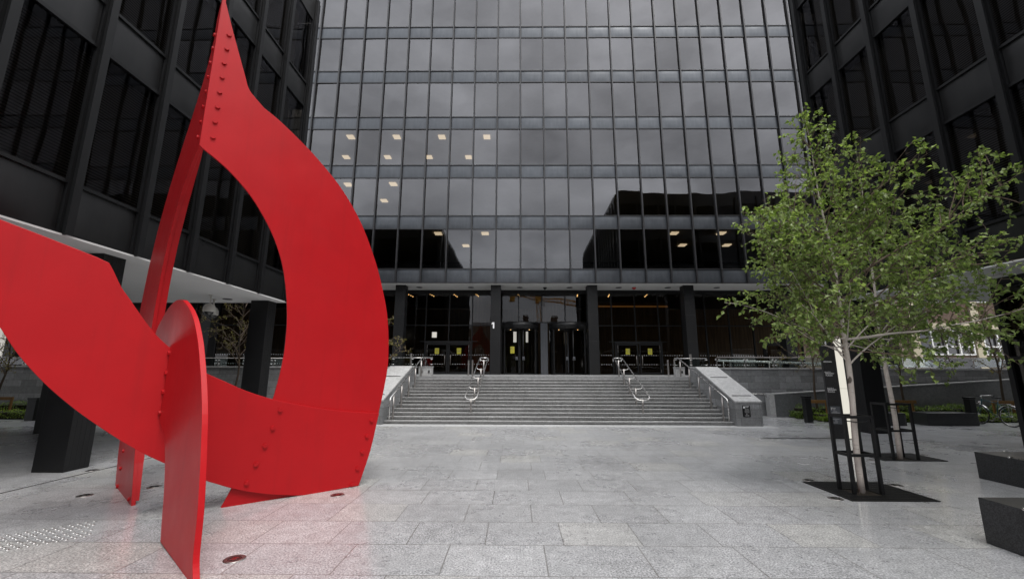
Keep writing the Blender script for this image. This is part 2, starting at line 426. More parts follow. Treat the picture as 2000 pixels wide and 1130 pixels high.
# ------------------------------------------------------------------ camera, light, world
H = 1.7
F, PITCH, ROLL, YAW = 828.762, .190427, -.0031143, -.0101815
def make_camera():
    cy, sy = math.cos(YAW), math.sin(YAW); cp, sp = math.cos(PITCH), math.sin(PITCH); cr, sr = math.cos(ROLL), math.sin(ROLL)
    xh = Vector((cy, -sy, 0)); yh = Vector((sy, cy, 0)); zh = Vector((0, 0, 1))
    fw = yh*cp + zh*sp; up = zh*cp - yh*sp
    r = xh*cr - up*sr; u = xh*sr + up*cr
    m = Matrix(((r.x, u.x, -fw.x, 0), (r.y, u.y, -fw.y, 0), (r.z, u.z, -fw.z, H), (0, 0, 0, 1)))
    cam = bpy.data.cameras.new('camera'); cam.sensor_width = 36; cam.sensor_fit = 'HORIZONTAL'
    cam.lens = F/2000*36; cam.clip_end = 2000; cam.clip_start = .05
    o = bpy.data.objects.new('camera', cam); COL.objects.link(o); o.matrix_world = m
    sc.camera = o
make_camera()

SUN_EL, SUN_AZ = R(64), R(145)      # azimuth clockwise from +Y: behind the camera, to its right
def make_light():
    su = bpy.data.lights.new('sun', 'SUN'); su.energy = SUNE; su.angle = R(28); su.color = (1, .97, .93)
    o = bpy.data.objects.new('sun', su); COL.objects.link(o)
    d = Vector((math.sin(SUN_AZ)*math.cos(SUN_EL), math.cos(SUN_AZ)*math.cos(SUN_EL), math.sin(SUN_EL)))
    o.rotation_euler = d.to_track_quat('Z', 'Y').to_euler()
    w = bpy.data.worlds.new('World'); sc.world = w; w.use_nodes = True
    nt = w.node_tree; nt.nodes.clear()
    out = N(nt, 'ShaderNodeOutputWorld'); bg = N(nt, 'ShaderNodeBackground', Strength=SKYS)
    sky = N(nt, 'ShaderNodeTexSky'); sky.sky_type = 'NISHITA'; sky.sun_disc = False
    sky.sun_elevation = SUN_EL; sky.sun_rotation = SUN_AZ; sky.dust_density = 4; sky.air_density = 1.0
    tc = N(nt, 'ShaderNodeTexCoord'); sx = N(nt, 'ShaderNodeSeparateXYZ'); nt.links.new(tc.outputs['Generated'], sx.inputs[0])
    # overcast: cloud layer (brighter overhead) over the clear sky
    mp = N(nt, 'ShaderNodeMapping'); mp.inputs['Scale'].default_value = (1.6, 1.6, 3.2); nt.links.new(tc.outputs['Generated'], mp.inputs['Vector'])
    nz = noise(nt, mp.outputs[0], 2.6, 6, .55)
    grad = ramp(nt, sx.outputs['Z'], [(0, g3(.55)), (.22, g3(.64)), (.45, g3(.74)), (.7, g3(1.05)), (1, g3(1.2))])
    cl = ramp(nt, nz, [(.30, g3(.58)), (.5, g3(.92)), (.70, g3(1.28))])
    cloud = mixc(nt, 1.0, mixc(nt, 1.0, grad, cl, 'MULTIPLY'), (9.6, 9.75, 10.1), 'MULTIPLY')
    fin = mixc(nt, .90, sky.outputs[0], cloud)
    nt.links.new(fin, bg.inputs['Color']); nt.links.new(bg.outputs[0], out.inputs['Surface'])
SUNE, SKYS = 1.25, .118
make_light()
sc.view_settings.view_transform = 'Standard'; sc.view_settings.look = 'None'; sc.view_settings.gamma = 1
sc.view_settings.use_curve_mapping = False; sc.view_settings.exposure = 1.04
sc.cycles.use_denoising = True; sc.cycles.max_bounces = 7; sc.cycles.diffuse_bounces = 3; sc.cycles.glossy_bounces = 4
sc.cycles.transparent_max_bounces = 12; sc.cycles.caustics_reflective = False; sc.cycles.caustics_refractive = False
sc.cycles.sample_clamp_indirect = 4

# ------------------------------------------------------------------ setting: ground, landing
g = MB(); g.box(-90, 90, -150, 120, -.3, 0); g.build('ground', M['ground'], kind='structure')
g = MB(); g.box(-5.2, 8.2, 13.86, 14.42, .0, .004); g.build('pavement', M['pale_granite'], kind='structure')
g = MB(); g.box(-36, 44, 17.75, 42, .01, 1.5); g.build('landing_path', M['platform'], kind='structure')
# side strip under the left block, with its drain joint
g = MB(); g.box(-7.24, -7.21, -6, 14.2, 0, .0035); g.build('drain_joint', M['dark'], kind='structure')
g = MB(); g.box(6.45, 8.5, 11.68, 11.79, 0, .004); tag(g.build('slot_drain', M['black']), 'long narrow black drain slot in the paving left of the sign totem', 'drain')

# ------------------------------------------------------------------ facades
def mullion(mb, o, u, n, a, z0, z1, w=.13, proud=.2):
    proud = max(proud, .05)
    mb.obox(o, u, n, a-w/2, a+w/2, proud-.022, proud, z0, z1)       # outer flange
    mb.obox(o, u, n, a-.018, a+.018, .02, proud-.022, z0, z1)       # web
    mb.obox(o, u, n, a-w/2, a+w/2, -.05, .015, z0, z1)       # back plate
    return mb

def facade(root, o, u, n, bounds, z0, floors, fl, sp, gm, sep=None, tilt=.0025, proud=.2, w=.13, skip_mull=(), SPM=None):
    MUL = M['black'] if SPM else M['mullion']; SPM = SPM or M['spandrel']
    rest_s, rest_w = MB(), MB()
    L0, L1 = bounds[0], bounds[-1]
    for k in range(floors):
        zb = z0 + k*fl
        for i in range(len(bounds)-1):
            a0, a1 = bounds[i]+w/2+.012, bounds[i+1]-w/2-.012
            alone = sep is None or (k, i) in sep
            s = MB() if alone else rest_s
            d = .004*random.random()
            s.obox(o, u, n, a0, a1, -.09, -.05, zb+.035, zb+sp-.03)
            nu, nv_ = 6, 5; vs = []; bl = .012 + .012*random.random()
            for jz in range(nv_+1):
                for ja in range(nu+1):
                    fa, fz = ja/nu, jz/nv_; bb = -.03 - d + bl*(1-(2*fa-1)**4)*(1-(2*fz-1)**4)
                    aa, zz = a0+(a1-a0)*fa, zb+.035+(sp-.065)*fz
                    vs.append((o[0]+u[0]*aa+n[0]*bb, o[1]+u[1]*aa+n[1]*bb, zz))
            flip = Vector((u[0], u[1], 0)).cross(Vector((0, 0, 1))).dot(Vector((n[0], n[1], 0))) < 0
            fs = []
            for jz in range(nv_):
                for ja in range(nu):
                    q4 = (jz*(nu+1)+ja, jz*(nu+1)+ja+1, (jz+1)*(nu+1)+ja+1, (jz+1)*(nu+1)+ja)
                    fs.append(q4[::-1] if flip else q4)
            s.add(vs, fs, True)
            if alone: s.build('spandrel', SPM, root)
            q = MB() if alone else rest_w
            t1, t2 = random.gauss(0, tilt), random.gauss(0, tilt)
            am, zm = (a0+a1)/2, zb+(sp+fl)/2
            ov = Vector((o[0], o[1], 0)); uv = Vector((u[0], u[1], 0)); nv = Vector((n[0], n[1], 0))
            P = []
            for a, z in ((a0, zb+sp), (a1, zb+sp), (a1, zb+fl), (a0, zb+fl)):
                P.append(ov + uv*a + nv*(-.035 + (a-am)*t1 + (z-zm)*t2) + Vector((0, 0, z)))
            if uv.cross(Vector((0, 0, 1))).dot(nv) < 0: P = P[::-1]
            q.add(P, [(0, 1, 2, 3)])
            if alone: q.build('window', gm, root)
        f = MB()
        f.obox(o, u, n, L0, L1, -.07, .012, zb+sp-.03, zb+sp+.03)
        f.obox(o, u, n, L0, L1, -.07, .012, zb-.03, zb+.035)
        f.build('window_rail', MUL, root)
    if rest_s.v: rest_s.build('spandrel', SPM, root, kind='stuff'); rest_w.build('window', gm, root, kind='stuff')
    for i, a in enumerate(bounds):
        if i in skip_mull: continue
        mullion(MB(), o, u, n, a, z0-.02, z0+floors*fl+.9, w, proud).build('mullion', MUL, root)
    f = MB(); f.obox(o, u, n, L0, L1, -.25, -.004, z0+floors*fl+.035, z0+floors*fl+sp); f.build('parapet', SPM, root)

# ---- the tall tower across the back
TD = 26.0; TM = 1.5725; TX0 = -12.31; TZ0 = 7.136; TFL = 3.525; TSP = .894
def tower():
    t = thing('office_tower', 'tall dark glass office tower with gridded facade and columned entrance above the steps', 'building', (2, 26, 0))
    idx = list(range(-20, 25)); b = [TX0 + k*TM for k in idx]
    sep = {(k, i) for k in range(5) for i, j in enumerate(idx) if 1 <= j <= 20}
    facade(t, (0, TD), (1, 0), (0, -1), b, TZ0, 8, TFL, TSP, M['glass_tower'], sep, .0038, .11, .085)
    x0, x1 = b[0], b[-1]
    for k in range(9):
        m = MB(); zb = TZ0 + k*TFL
        m.box(x0, x1, TD+.12, 38, zb + (.04 if k else .03), zb + (TSP-.08 if k < 8 else .3))
        m.build('floor_slab', M['cream'] if k else M['dark'], t)
    m = MB(); m.box(x0, x1, TD+.02, 28.28, TZ0-.035, TZ0-.005); m.build('soffit', M['soffit'], t)
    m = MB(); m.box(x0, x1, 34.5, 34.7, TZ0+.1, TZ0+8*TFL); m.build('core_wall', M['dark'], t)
    m = MB(); m.box(x0-.1, x0, TD+.1, 38, TZ0, TZ0+8*TFL+.9); m.box(x1, x1+.1, TD+.1, 38, TZ0, TZ0+8*TFL+.9); m.build('side_wall', M['black'], t)
    # lobby back wall of walnut with openings to daylight behind
    m = MB(); op = [(-7.45, -7.0, 4.6, 5.1), (-.25, .25, 4.2, 5.3), (.85, 1.05, 4.2, 5.3), (4.1, 4.55, 4.1, 5.25)]
    xs = x0
    for a, c, z0, z1 in op:
        m.box(xs, a, 37.4, 37.6, 1.5, TZ0); m.box(a, c, 37.4, 37.6, 1.5, z0); m.box(a, c, 37.4, 37.6, z1, TZ0); xs = c
    m.box(xs, 24.9, 37.4, 37.6, 1.5, TZ0); m.build('lobby_panelling', M['walnut'], t)
    m = MB(); m.box(-3.4, -1.6, 31, 36, 1.5, TZ0); m.box(1.6, 3.4, 32.0, 36.5, 1.5, TZ0); m.box(5.6, 12, 33.4, 36, 1.5, TZ0-.02); m.box(-12, -8.6, 33, 36, 1.5, TZ0-.02); m.build('lobby_core', M['walnut'], t)
    # columns
    for c in (-37.9, -31.8, -25.7, -19.6, -13.47, -7.38, -1.30, 4.83, 10.92, 17.0, 23.1):
        m = MB(); m.box(c-.32, c+.32, 26.5, 27.14, 1.5, TZ0-.036)
        m.box(c-.335, c+.335, 26.48, 27.16, 1.5, 1.56)
        for zz in (3.55, 5.2): m.box(c-.324, c+.324, 26.494, 27.146, zz, zz+.012)
        m.build('column', M['black'], t, .006)
    m = MB(); m.box(-1.46, -1.37, 26.486, 26.499, 4.33, 4.72); m.add([(-1.46, 26.486, 4.72), (-1.46, 26.486, 4.61), (-1.54, 26.486, 4.58), (-1.54, 26.486, 4.66), (-1.46, 26.499, 4.72), (-1.46, 26.499, 4.61), (-1.54, 26.499, 4.58), (-1.54, 26.499, 4.66)], [(0, 3, 2, 1), (4, 5, 6, 7), (3, 0, 4, 7), (2, 3, 7, 6), (1, 2, 6, 5)]); m.build('door_number', M['letter'], t)
    # lobby glazing
    LY = 28.3; ML = []
    lob = [c for c in [TX0 - .0 + k*1.5555 for k in range(-14, 25)]]
    base = -4.50
    lob = [base + k*1.5555 for k in range(-25, 20)]
    DOORS = {18: 1, 19: 1, 27: 1, 28: 1, 33: 1}
    skip = {21, 22, 23, 24}
    for i in range(len(lob)-1):
        a0, a1 = lob[i], lob[i+1]
        if -1.1 < (a0+a1)/2 < 5.3:
            q = MB(); q.add([(a0+.03, LY, 4.95), (a1-.03, LY, 4.95), (a1-.03, LY, TZ0-.3), (a0+.03, LY, TZ0-.3)], [(0, 1, 2, 3)]); q.build('lobby_glass', M['glass_lobby'], t)
            continue
        tl1, tl2 = random.gauss(0, .004), random.gauss(0, .004)
        for z0, z1 in ((1.56, 4.68), (4.74, TZ0-.3)):
            q = MB(); zc = (z0+z1)/2
            q.add([(a0+.03, LY-.8*tl1-(z0-zc)*tl2, z0), (a1-.03, LY+.8*tl1-(z0-zc)*tl2, z0), (a1-.03, LY+.8*tl1-(z1-zc)*tl2, z1), (a0+.03, LY-.8*tl1-(z1-zc)*tl2, z1)], [(0, 1, 2, 3)])
            q.build('lobby_glass', M['glass_lobby'], t)
    m = MB()
    for a in lob: m.box(a-.035, a+.035, LY-.06, LY+.08, 1.5, TZ0-.036)
    m.box(lob[0], -1.1, LY-.05, LY+.07, 4.68, 4.74); m.box(5.3, lob[-1], LY-.05, LY+.07, 4.68, 4.74)
    m.box(lob[0], lob[-1], LY-.05, LY+.07, TZ0-.30, TZ0-.036); m.box(lob[0], -1.1, LY-.05, LY+.07, 1.5, 1.56); m.box(5.3, lob[-1], LY-.05, LY+.07, 1.5, 1.56)
    m.box(-1.1, 5.3, LY-.05, LY+.07, 4.86, 4.95)
    m.build('lobby_frame', M['black'], t)
    # dots that make the glass visible
    m = MB()
    for zz in (2.16, 2.755):
        x = lob[5]
        while x < 24.6:
            if not (-1.2 < x < 5.4): m.box(x-.024, x+.024, LY-.012, LY-.008, zz-.024, zz+.024)
            x += .155
    m.build('glass_dots', M['letter_dim'], t, kind='stuff')
    # hinged double doors in front of the glass line
    for xc, wd, two in ((-4.50, 1.55, True), (8.06, 1.55, True), (16.95, .72, False)):
        ed = MB(); h = 3.62
        ed.box(xc-wd-.0, xc-wd+.09, LY-.14, LY+.03, 1.5, h); ed.box(xc+wd-.09, xc+wd, LY-.14, LY+.03, 1.5, h); ed.box(xc-wd+.09, xc+wd-.09, LY-.14, LY+.03, h-.1, h)
        ed.box(xc-wd-.35, xc+wd+.35, LY-.08, LY+.03, h, h+.05)
        ed.build('door_frame', M['black'], t)
        for sgn in ((-1, 1) if two else (0,)):
            c = xc + sgn*wd*.47; hw = wd*.46 if two else wd*.8
            hw = min(hw, wd-.1) if not two else hw - .03
            d = MB(); z1 = h-.12
            d.box(c-hw, c-hw+.07, LY-.11, LY-.05, 1.52, z1); d.box(c+hw-.07, c+hw, LY-.11, LY-.05, 1.52, z1)
            d.box(c-hw+.07, c+hw-.07, LY-.11, LY-.05, z1-.09, z1); d.box(c-hw+.07, c+hw-.07, LY-.11, LY-.05, 1.52, 1.66)
            dd = d.build('door', M['black'], t)
            q = MB(); q.add([(c-hw+.07, LY-.08, 1.66), (c+hw-.07, LY-.08, 1.66), (c+hw-.07, LY-.08, z1-.09), (c-hw+.07, LY-.08, z1-.09)], [(0, 1, 2, 3)]); q.build('door_glass', M['glass_lobby'], dd)
            hd = MB(); hx = c - sgn*(hw-.14) if two else c-hw+.14
            hd.tube([(hx, LY-.17, 2.1), (hx, LY-.17, 2.75)], .018); hd.build('handle', M['steel_dull'], dd)
            e = c + (sgn*(hw-.035) if two else -(hw-.035))
            hg = MB(); hg.box(e-.012, e+.012, LY-.125, LY-.11, 2.95, 3.1); hg.box(e-.012, e+.012, LY-.125, LY-.11, 3.18, 3.4); hg.box(e-.012, e+.012, LY-.125, LY-.11, 1.65, 1.85); hg.build('hinge', M['steel_dull'], dd)
            if two:
                nn = MB(); nn.box(c-.14, c+.14, LY-.095, LY-.09, 2.81, 3.2); nn.build('notice', M['notice'], dd)
                ds = MB()
                for zz in (2.16, 2.755):
                    for jx in range(-2, 4): ds.box(c+jx*.155-.1, c+jx*.155-.056, LY-.092, LY-.088, zz-.022, zz+.022)
                ds.build('glass_dots', M['letter_dim'], dd)
    # two revolving doors
    for xc in (.25, 3.45):
        r = 1.22; yc = LY+.15
        dr = MB()
        dr.lathe((xc, yc, 0), [(r, 4.42), (r+.04, 4.42), (r+.04, 4.86), (.001, 4.86)], 40)
        dr.lathe((xc, yc, 0), [(.001, 4.42), (r, 4.42)], 40)
        rd = dr.build('revolving_door', M['black'], t)
        for a0, a1 in ((R(150), R(215)), (R(-35), R(30))):
            q = MB(); n = 10
            pts = [(xc+r*math.cos(a0+(a1-a0)*k/n), yc+r*math.sin(a0+(a1-a0)*k/n)) for k in range(n+1)]
            vs = [(x, y, 1.5) for x, y in pts] + [(x, y, 4.42) for x, y in pts]
            q.add(vs, [(k, k+1, n+2+k, n+1+k) for k in range(n)], True); q.build('curved_glass', M['glass_lobby'], rd)
            for a in (a0, a1):
                p = MB(); p.cyl((xc+r*math.cos(a), yc+r*math.sin(a)), .055, 1.5, 4.42, 10); p.build('drum_post', M['black'], rd)
        for a in (R(100), R(190), R(280), R(10)):
            q = MB(); e = (xc+(r-.08)*math.cos(a), yc+(r-.08)*math.sin(a))
            q.add([(xc, yc, 1.55), (e[0], e[1], 1.55), (e[0], e[1], 4.36), (xc, yc, 4.36)], [(0, 1, 2, 3)]); q.build('wing_glass', M['glass_lobby'], rd)
            p = MB(); p.tube([(e[0], e[1], 1.52), (e[0], e[1], 4.4)], .035, 6); p.beam((xc, yc, 4.37), (e[0], e[1], 4.37), .05); p.beam((xc, yc, 1.57), (e[0], e[1], 1.57), .05, .1); p.build('wing_frame', M['black'], rd)
        p = MB(); p.cyl((xc, yc), .05, 1.5, 4.42, 10); p.build('centre_post', M['panel_grey'], rd)
        nn = MB(); nn.box(xc-.62, xc-.36, yc-r-.02, yc-r-.015, 2.82, 3.25)
        if xc < 1: nn.build('notice', M['notice'], rd)
        sl = MB()
        for sx in (-.22, .22): sl.box(xc+sx-.09, xc+sx+.09, yc-r+.01, yc-r+.014, 2.42, 2.47); sl.box(xc+sx-.07, xc+sx+.07, yc-r+.01, yc-r+.014, 2.5, 2.62)
        sl.build('door_sticker', M['panel_grey'], rd)
        sp = MB()
        for sx in (-.62, .62): sp.cyl((xc+sx, yc-.3), .03, 4.40, 4.415, 10)
        sp.build('spot_light', M['spot_light'], rd)
    m = MB(); m.box(1.62, 2.08, LY-.1, LY+.1, 1.5, 4.86); m.box(1.78, 1.92, LY-.13, LY-.1, 1.5, 4.86); m.build('door_pier', M['panel_grey'], t)
    m = MB()
    for sx in (-1.05, 4.75): m.box(sx-.05, sx+.22, LY-.1, LY+.1, 1.5, 4.86)
    m.build('door_pier', M['black'], t)
    # lights: soffit discs, office ceiling panels, lobby spots
    for x in (-19.2, -15.9, -12.7, -9.5, -6.36, -2.97, .23, 3.49, 6.7, 9.9, 13.09, 16.3, 19.5):
        m = MB(); m.cyl((x, 27.3), .2, TZ0-.05, TZ0-.036, 20); m.build('soffit_downlight', M['black'], t)
    m = MB(); m.cyl((1.88, 27.3), .13, TZ0-.08, TZ0-.036, 16); sphere(m, (1.88, 27.3, TZ0-.09), .1); m.build('dome_camera', M['black'], t)
    m = MB(); m.lathe((7.7, 27.3, TZ0-.036), [(.14, 0), (.13, -.06), (.05, -.13), (.001, -.13)], 14); m.build('smoke_detector', M['redplastic'], t)
    LT = {0: [(-5.19, 26.95), (-2.07, 26.95), (-3.67, 29.73), (10.41, 26.9), (11.99, 29.59), (13.51, 26.9), (15.18, 29.59)],
          1: [(-11.5, 27.05), (-8.39, 26.97), (-9.89, 29.83)],
          2: [(-11.57, 26.99), (-8.35, 27.0), (-5.2, 27.02), (-2.06, 27.03), (-13.01, 29.82), (-9.83, 29.83), (-6.66, 29.84), (-3.65, 29.86)]}
    for k, ps in LT.items():
        zc = TZ0 + (k+1)*TFL
        for x, y in ps:
            m = MB()
            for j in range(3): m.box(x-.23, x+.23, y-.24+j*.17, y-.24+j*.17+.145, zc-.03, zc+.035)
            m.build('ceiling_light', M['panel_light'], t)
    for x, y in ((-6.3, 29.2), (-4.6, 29.4), (-3.0, 29.2), (-7.9, 29.4), (6.6, 29.3), (9.3, 29.3), (.0, 29.0), (4.3, 29.2)):
        m = MB()
        for j in range(5): m.cyl((x+j*.05, y+j*.42), .03, TZ0-.02, TZ0+.028, 8)
        m.build('spot_light', M['spot_light'], t)
    m = MB(); m.box(5.6, 12, 33.36, 33.39, TZ0-.42, TZ0-.3); m.build('cove_light', M['cove_light'], t)
    # brighter rear windows of the lobby stay open to the sky; low wall seen through them
    return t
tower()

# ---- the two lower blocks either side
SFL, SSP, SZ0 = 3.41, .87, 3.86
def side_block(sign, a, floors, ys, yend, label, xdepth, lobby):
    t = thing('office_block', label, 'building', (sign*a, yend, 0))
    n = (-sign, 0); o = (sign*a, 0); u = (0, 1)
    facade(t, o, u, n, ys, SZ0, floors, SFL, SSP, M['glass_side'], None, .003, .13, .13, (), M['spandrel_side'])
    xo = sign*xdepth; y0 = ys[0]; zt = SZ0 + floors*SFL + SSP  # depth lengthened out of view so the tower's lobby glass mirrors dark
    xi = sign*(a+.14)
    # end facade towards the tower
    nb = round((xdepth-a)/1.85); st = (xdepth-a)/nb
    be = [sign*(a + st*k) for k in range(nb+1)]
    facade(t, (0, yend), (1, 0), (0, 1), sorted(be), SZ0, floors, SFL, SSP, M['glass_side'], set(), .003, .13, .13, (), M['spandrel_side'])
    for k in range(floors+1):
        m = MB(); zb = SZ0 + k*SFL
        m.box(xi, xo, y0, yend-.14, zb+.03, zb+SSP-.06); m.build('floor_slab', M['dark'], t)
        if k < floors:
            m = MB(); m.box(sign*(a+.32), sign*(a+.33), y0, yend-.5, zb+SSP+.02, zb+SFL-.02); m.build('blind', M['blind'], t)
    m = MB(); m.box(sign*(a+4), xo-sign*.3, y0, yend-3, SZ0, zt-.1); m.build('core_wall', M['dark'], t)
    m = MB(); m.box(xo-sign*.25, xo, y0, yend-.1, SZ0, zt); m.box(sign*a, xo, y0-.2, y0, SZ0, zt); m.build('rear_wall', M['black'], t)
    m = MB(); m.box(sign*(a-.03), xo, y0, yend+.02, SZ0-.035, SZ0-.004); m.build('soffit', M['soffit'], t)
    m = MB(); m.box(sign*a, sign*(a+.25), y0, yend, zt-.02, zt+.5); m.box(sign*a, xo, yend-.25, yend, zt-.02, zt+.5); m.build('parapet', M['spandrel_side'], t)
    return t
yl = [11.75 - 1.315*k for k in range(17, -1, -1)] + [13.2]
LB = side_block(-1, 7.35, 3, yl, 13.3, 'black steel and dark glass office block on columns behind the red sculpture', 50, False)
yr = [11.53 - 1.29*k for k in range(17, -1, -1)] + [12.8]
RB = side_block(1, 9.75, 4, yr, 12.9, 'black steel and dark glass office block on columns behind the birch trees', 42, True)
def block_columns(t, xs, ys, sx):
    for x in xs:
        for y in ys:
            m = MB(); m.box(x, x+sx, y, y+.45, 0, SZ0-.036)
            for j in range(1, 5): m.box(x-.004, x+sx+.004, y+.09*j-.004, y+.09*j+.004, 0, SZ0-.04)
            m.build('column', M['black'], t, .005)
block_columns(LB, (-8.18,), (12.85, 7.53, 2.15, -3.2), .54)
block_columns(LB, (-13.1,), (11.9, 6.6, 1.2), .54)
block_columns(RB, (10.03,), (12.66, 7.3, 1.95, -3.4), .58)
for x, y in ((-8.75, 12.6), (-11.8, 12.4), (-8.75, 10.2), (-11.8, 9.8), (-8.75, 7.0)):
    m = MB(); m.cyl((x, y), .13, SZ0-.05, SZ0-.036, 18); m.build('soffit_downlight', M['black'], LB)
for x, y in ((11.6, 11.4), (11.4, 9.1), (14.5, 11.4)):
    m = MB(); m.cyl((x, y), .13, SZ0-.05, SZ0-.036, 18); m.build('soffit_downlight', M['black'], RB)
# glazed ground floor of the right block
def right_lobby():
    cx, cy = 11.05, 9.75
    for k in range(7):
        y1 = cy-.06-k*1.6; y0 = y1-1.52
        q = MB(); q.add([(cx, y1, .1), (cx, y0, .1), (cx, y0, SZ0-.1), (cx, y1, SZ0-.1)], [(0, 1, 2, 3)]); q.build('lobby_glass', M['glass_side'], RB)
        m = MB(); m.box(cx-.06, cx+.08, y1-.02, y1+.08, 0, SZ0-.04); m.build('lobby_mullion', M['black'], RB)
    for k in range(7):
        x0 = cx+.1+k*1.6
        q = MB(); q.add([(x0+1.5, cy, .1), (x0, cy, .1), (x0, cy, SZ0-.1), (x0+1.5, cy, SZ0-.1)], [(0, 1, 2, 3)]); q.build('lobby_glass', M['glass_side'], RB)
    m = MB(); m.box(cx-.05, 23, cy-.05, cy+.07, SZ0-.2, SZ0-.036); m.box(cx-.05, cx+.07, -2, cy-.05, SZ0-.2, SZ0-.036); m.box(cx-.05, cx+.07, -2, cy-.05, 1.98, 2.06); m.build('lobby_frame', M['black'], RB)
    m = MB(); m.box(cx+2.2, 24, -3, cy-1.6, 0, SZ0-.05); m.build('lobby_core', M['dark'], RB)
right_lobby()
def unseen_left_lobby():  # unseen, added to darken the tower lobby's reflections and shade the leg blade
    cx, cy = -10.6, 4.6
    m = MB(); m.box(-24, cx-1.8, -10, cy-1.6, 0, SZ0-.05); m.build('lobby_core', M['dark'], LB)
    for k in range(8):
        y1 = cy-.06-k*1.6; y0 = y1-1.52
        q = MB(); q.add([(cx, y0, .1), (cx, y1, .1), (cx, y1, SZ0-.1), (cx, y0, SZ0-.1)], [(0, 1, 2, 3)]); q.build('lobby_glass', M['glass_side'], LB)
        m = MB(); m.box(cx-.08, cx+.06, y1-.02, y1+.08, 0, SZ0-.04); m.build('lobby_mullion', M['black'], LB)
    for k in range(8):
        x0 = cx-.1-k*1.6
        q = MB(); q.add([(x0, cy, .1), (x0-1.5, cy, .1), (x0-1.5, cy, SZ0-.1), (x0, cy, SZ0-.1)], [(0, 1, 2, 3)]); q.build('lobby_glass', M['glass_side'], LB)
        m = MB(); m.box(x0-1.58, x0-1.5, cy-.05, cy+.07, 0, SZ0-.04); m.build('lobby_mullion', M['black'], LB)
unseen_left_lobby()

# dome cameras on the left soffit
for i, (x, y) in enumerate(((-8.75, 11.9), (-9.15, 12.6))):
    t = thing('security_camera', ('white dome security camera hanging lower and nearer under the left soffit', 'white dome security camera hanging just behind its twin under the left soffit')[i], 'camera', (x, y, SZ0-.036), 'dome cameras under the soffit')
    z = SZ0-.036
    m = MB(); m.cyl((x, y), .06, z-.02, z, 12); m.tube([(x, y, z-.01), (x, y, z-.27)], .022); m.build('stem', M['cam_body'], t)
    m = MB(); m.lathe((x, y, z), [(.03, -.25), (.11, -.28), (.15, -.36), (.155, -.47), (.14, -.49), (.001, -.49)], 18); m.build('housing', M['cam_body'], t)
    m = MB(); m.lathe((x, y, z), [(.12, -.49), (.10, -.55), (.05, -.59), (.001, -.6)], 16); m.build('lens_dome', M['lens'], t)
# ------------------------------------------------------------------ stairs and granite walls
NR, RISE, RUN, SY0 = 14, 1.5/14, .277, 14.4
def staircase():
    t = thing('staircase', 'broad flight of grey granite steps up to the tower entrance', 'steps', (1.4, SY0, 0))
    for i in range(NR):
        y = SY0 + i*RUN; m = MB()
        m.box(-4.36, 7.09, y, y+RUN+.06 if i < NR-1 else 18.0, i*RISE+.026, (i+1)*RISE + (.001 if i == NR-1 else 0))
        m.box(-4.36, 7.09, y+.05, y+RUN+.03, i*RISE-.02, i*RISE+.026)
        sp_ = m.build('step', M['step'], t, .006)
        m = MB(); m.box(-4.35, 7.08, y-.012, y+RUN+.04 if i < NR-1 else 17.99, (i+1)*RISE-.024 + .0015, (i+1)*RISE+.0025); m.build('tread', M['tread'], sp_, .004)
staircase()
def cheek(name, label, xa, xb, top_dx):
    """sloping granite wall beside the steps, inner face xa, outer face xb"""
    t = thing('stair_wall', label, 'wall', ((xa+xb)/2, 14.2, 0))
    prof = [(0, 0), (0, .72), (2.9, 1.835), (3.55, 1.835), (3.55, 0)]
    s = 1 if xb > xa else -1
    d = Vector((top_dx, 3.55, 0)).normalized(); nr = (s*d.y, -s*d.x)
    m = MB(); m.prism(prof, (xa, 14.2), (d.x, d.y), nr, 0, abs(xb-xa)); m.build('wall_body', M['wall'], t, .006)
    m = MB(); m.prism([(-.02, .723), (-.02, .783), (2.88, 1.898), (3.56, 1.898), (3.56, 1.838), (2.9, 1.838)], (xa, 14.2), (d.x, d.y), nr, -.015, abs(xb-xa)+.015); m.build('coping', M['coping'], t, .006)
    for q in (.36, 1.86):
        z = .783 + (q+.02)*(1.115/2.9); m = MB()
        m.prism([(q-.02, z-.006), (q-.02, z+.003), (q+.02, z+.018), (q+.02, z-.006)], (xa, 14.2), (d.x, d.y), nr, .1, abs(xb-xa)-.12); m.build('drain_slot', M['black'], t)
    return t
CR = cheek('r', 'sloping granite side wall with a black plaque, at the birch side of the steps', 7.06, 7.9, .02)
CL = cheek('l', 'sloping granite side wall of the steps, half hidden behind the red sculpture', -4.33, -5.2, .24)
m = MB(); m.box(6.72, 7.08, 18.2, 18.5, 1.5, 1.868); m.box(6.70, 7.08, 18.18, 18.52, 1.871, 1.9); m.build('wall_return', M['coping'], CR)
m = MB(); m.box(-4.12, -3.56, 18.2, 18.5, 1.5, 1.868); m.box(-4.12, -3.54, 18.18, 18.52, 1.871, 1.9); m.build('wall_return', M['coping'], CL)
for x in (-3.98, -3.68):
    m = MB(); m.box(x-.03, x+.03, 18.185, 18.2, 1.62, 1.74); m.build('step_light', M['black'], CL)
m = MB(); m.box(6.93, 6.99, 18.185, 18.2, 1.64, 1.74); m.build('step_light', M['black'], CR)

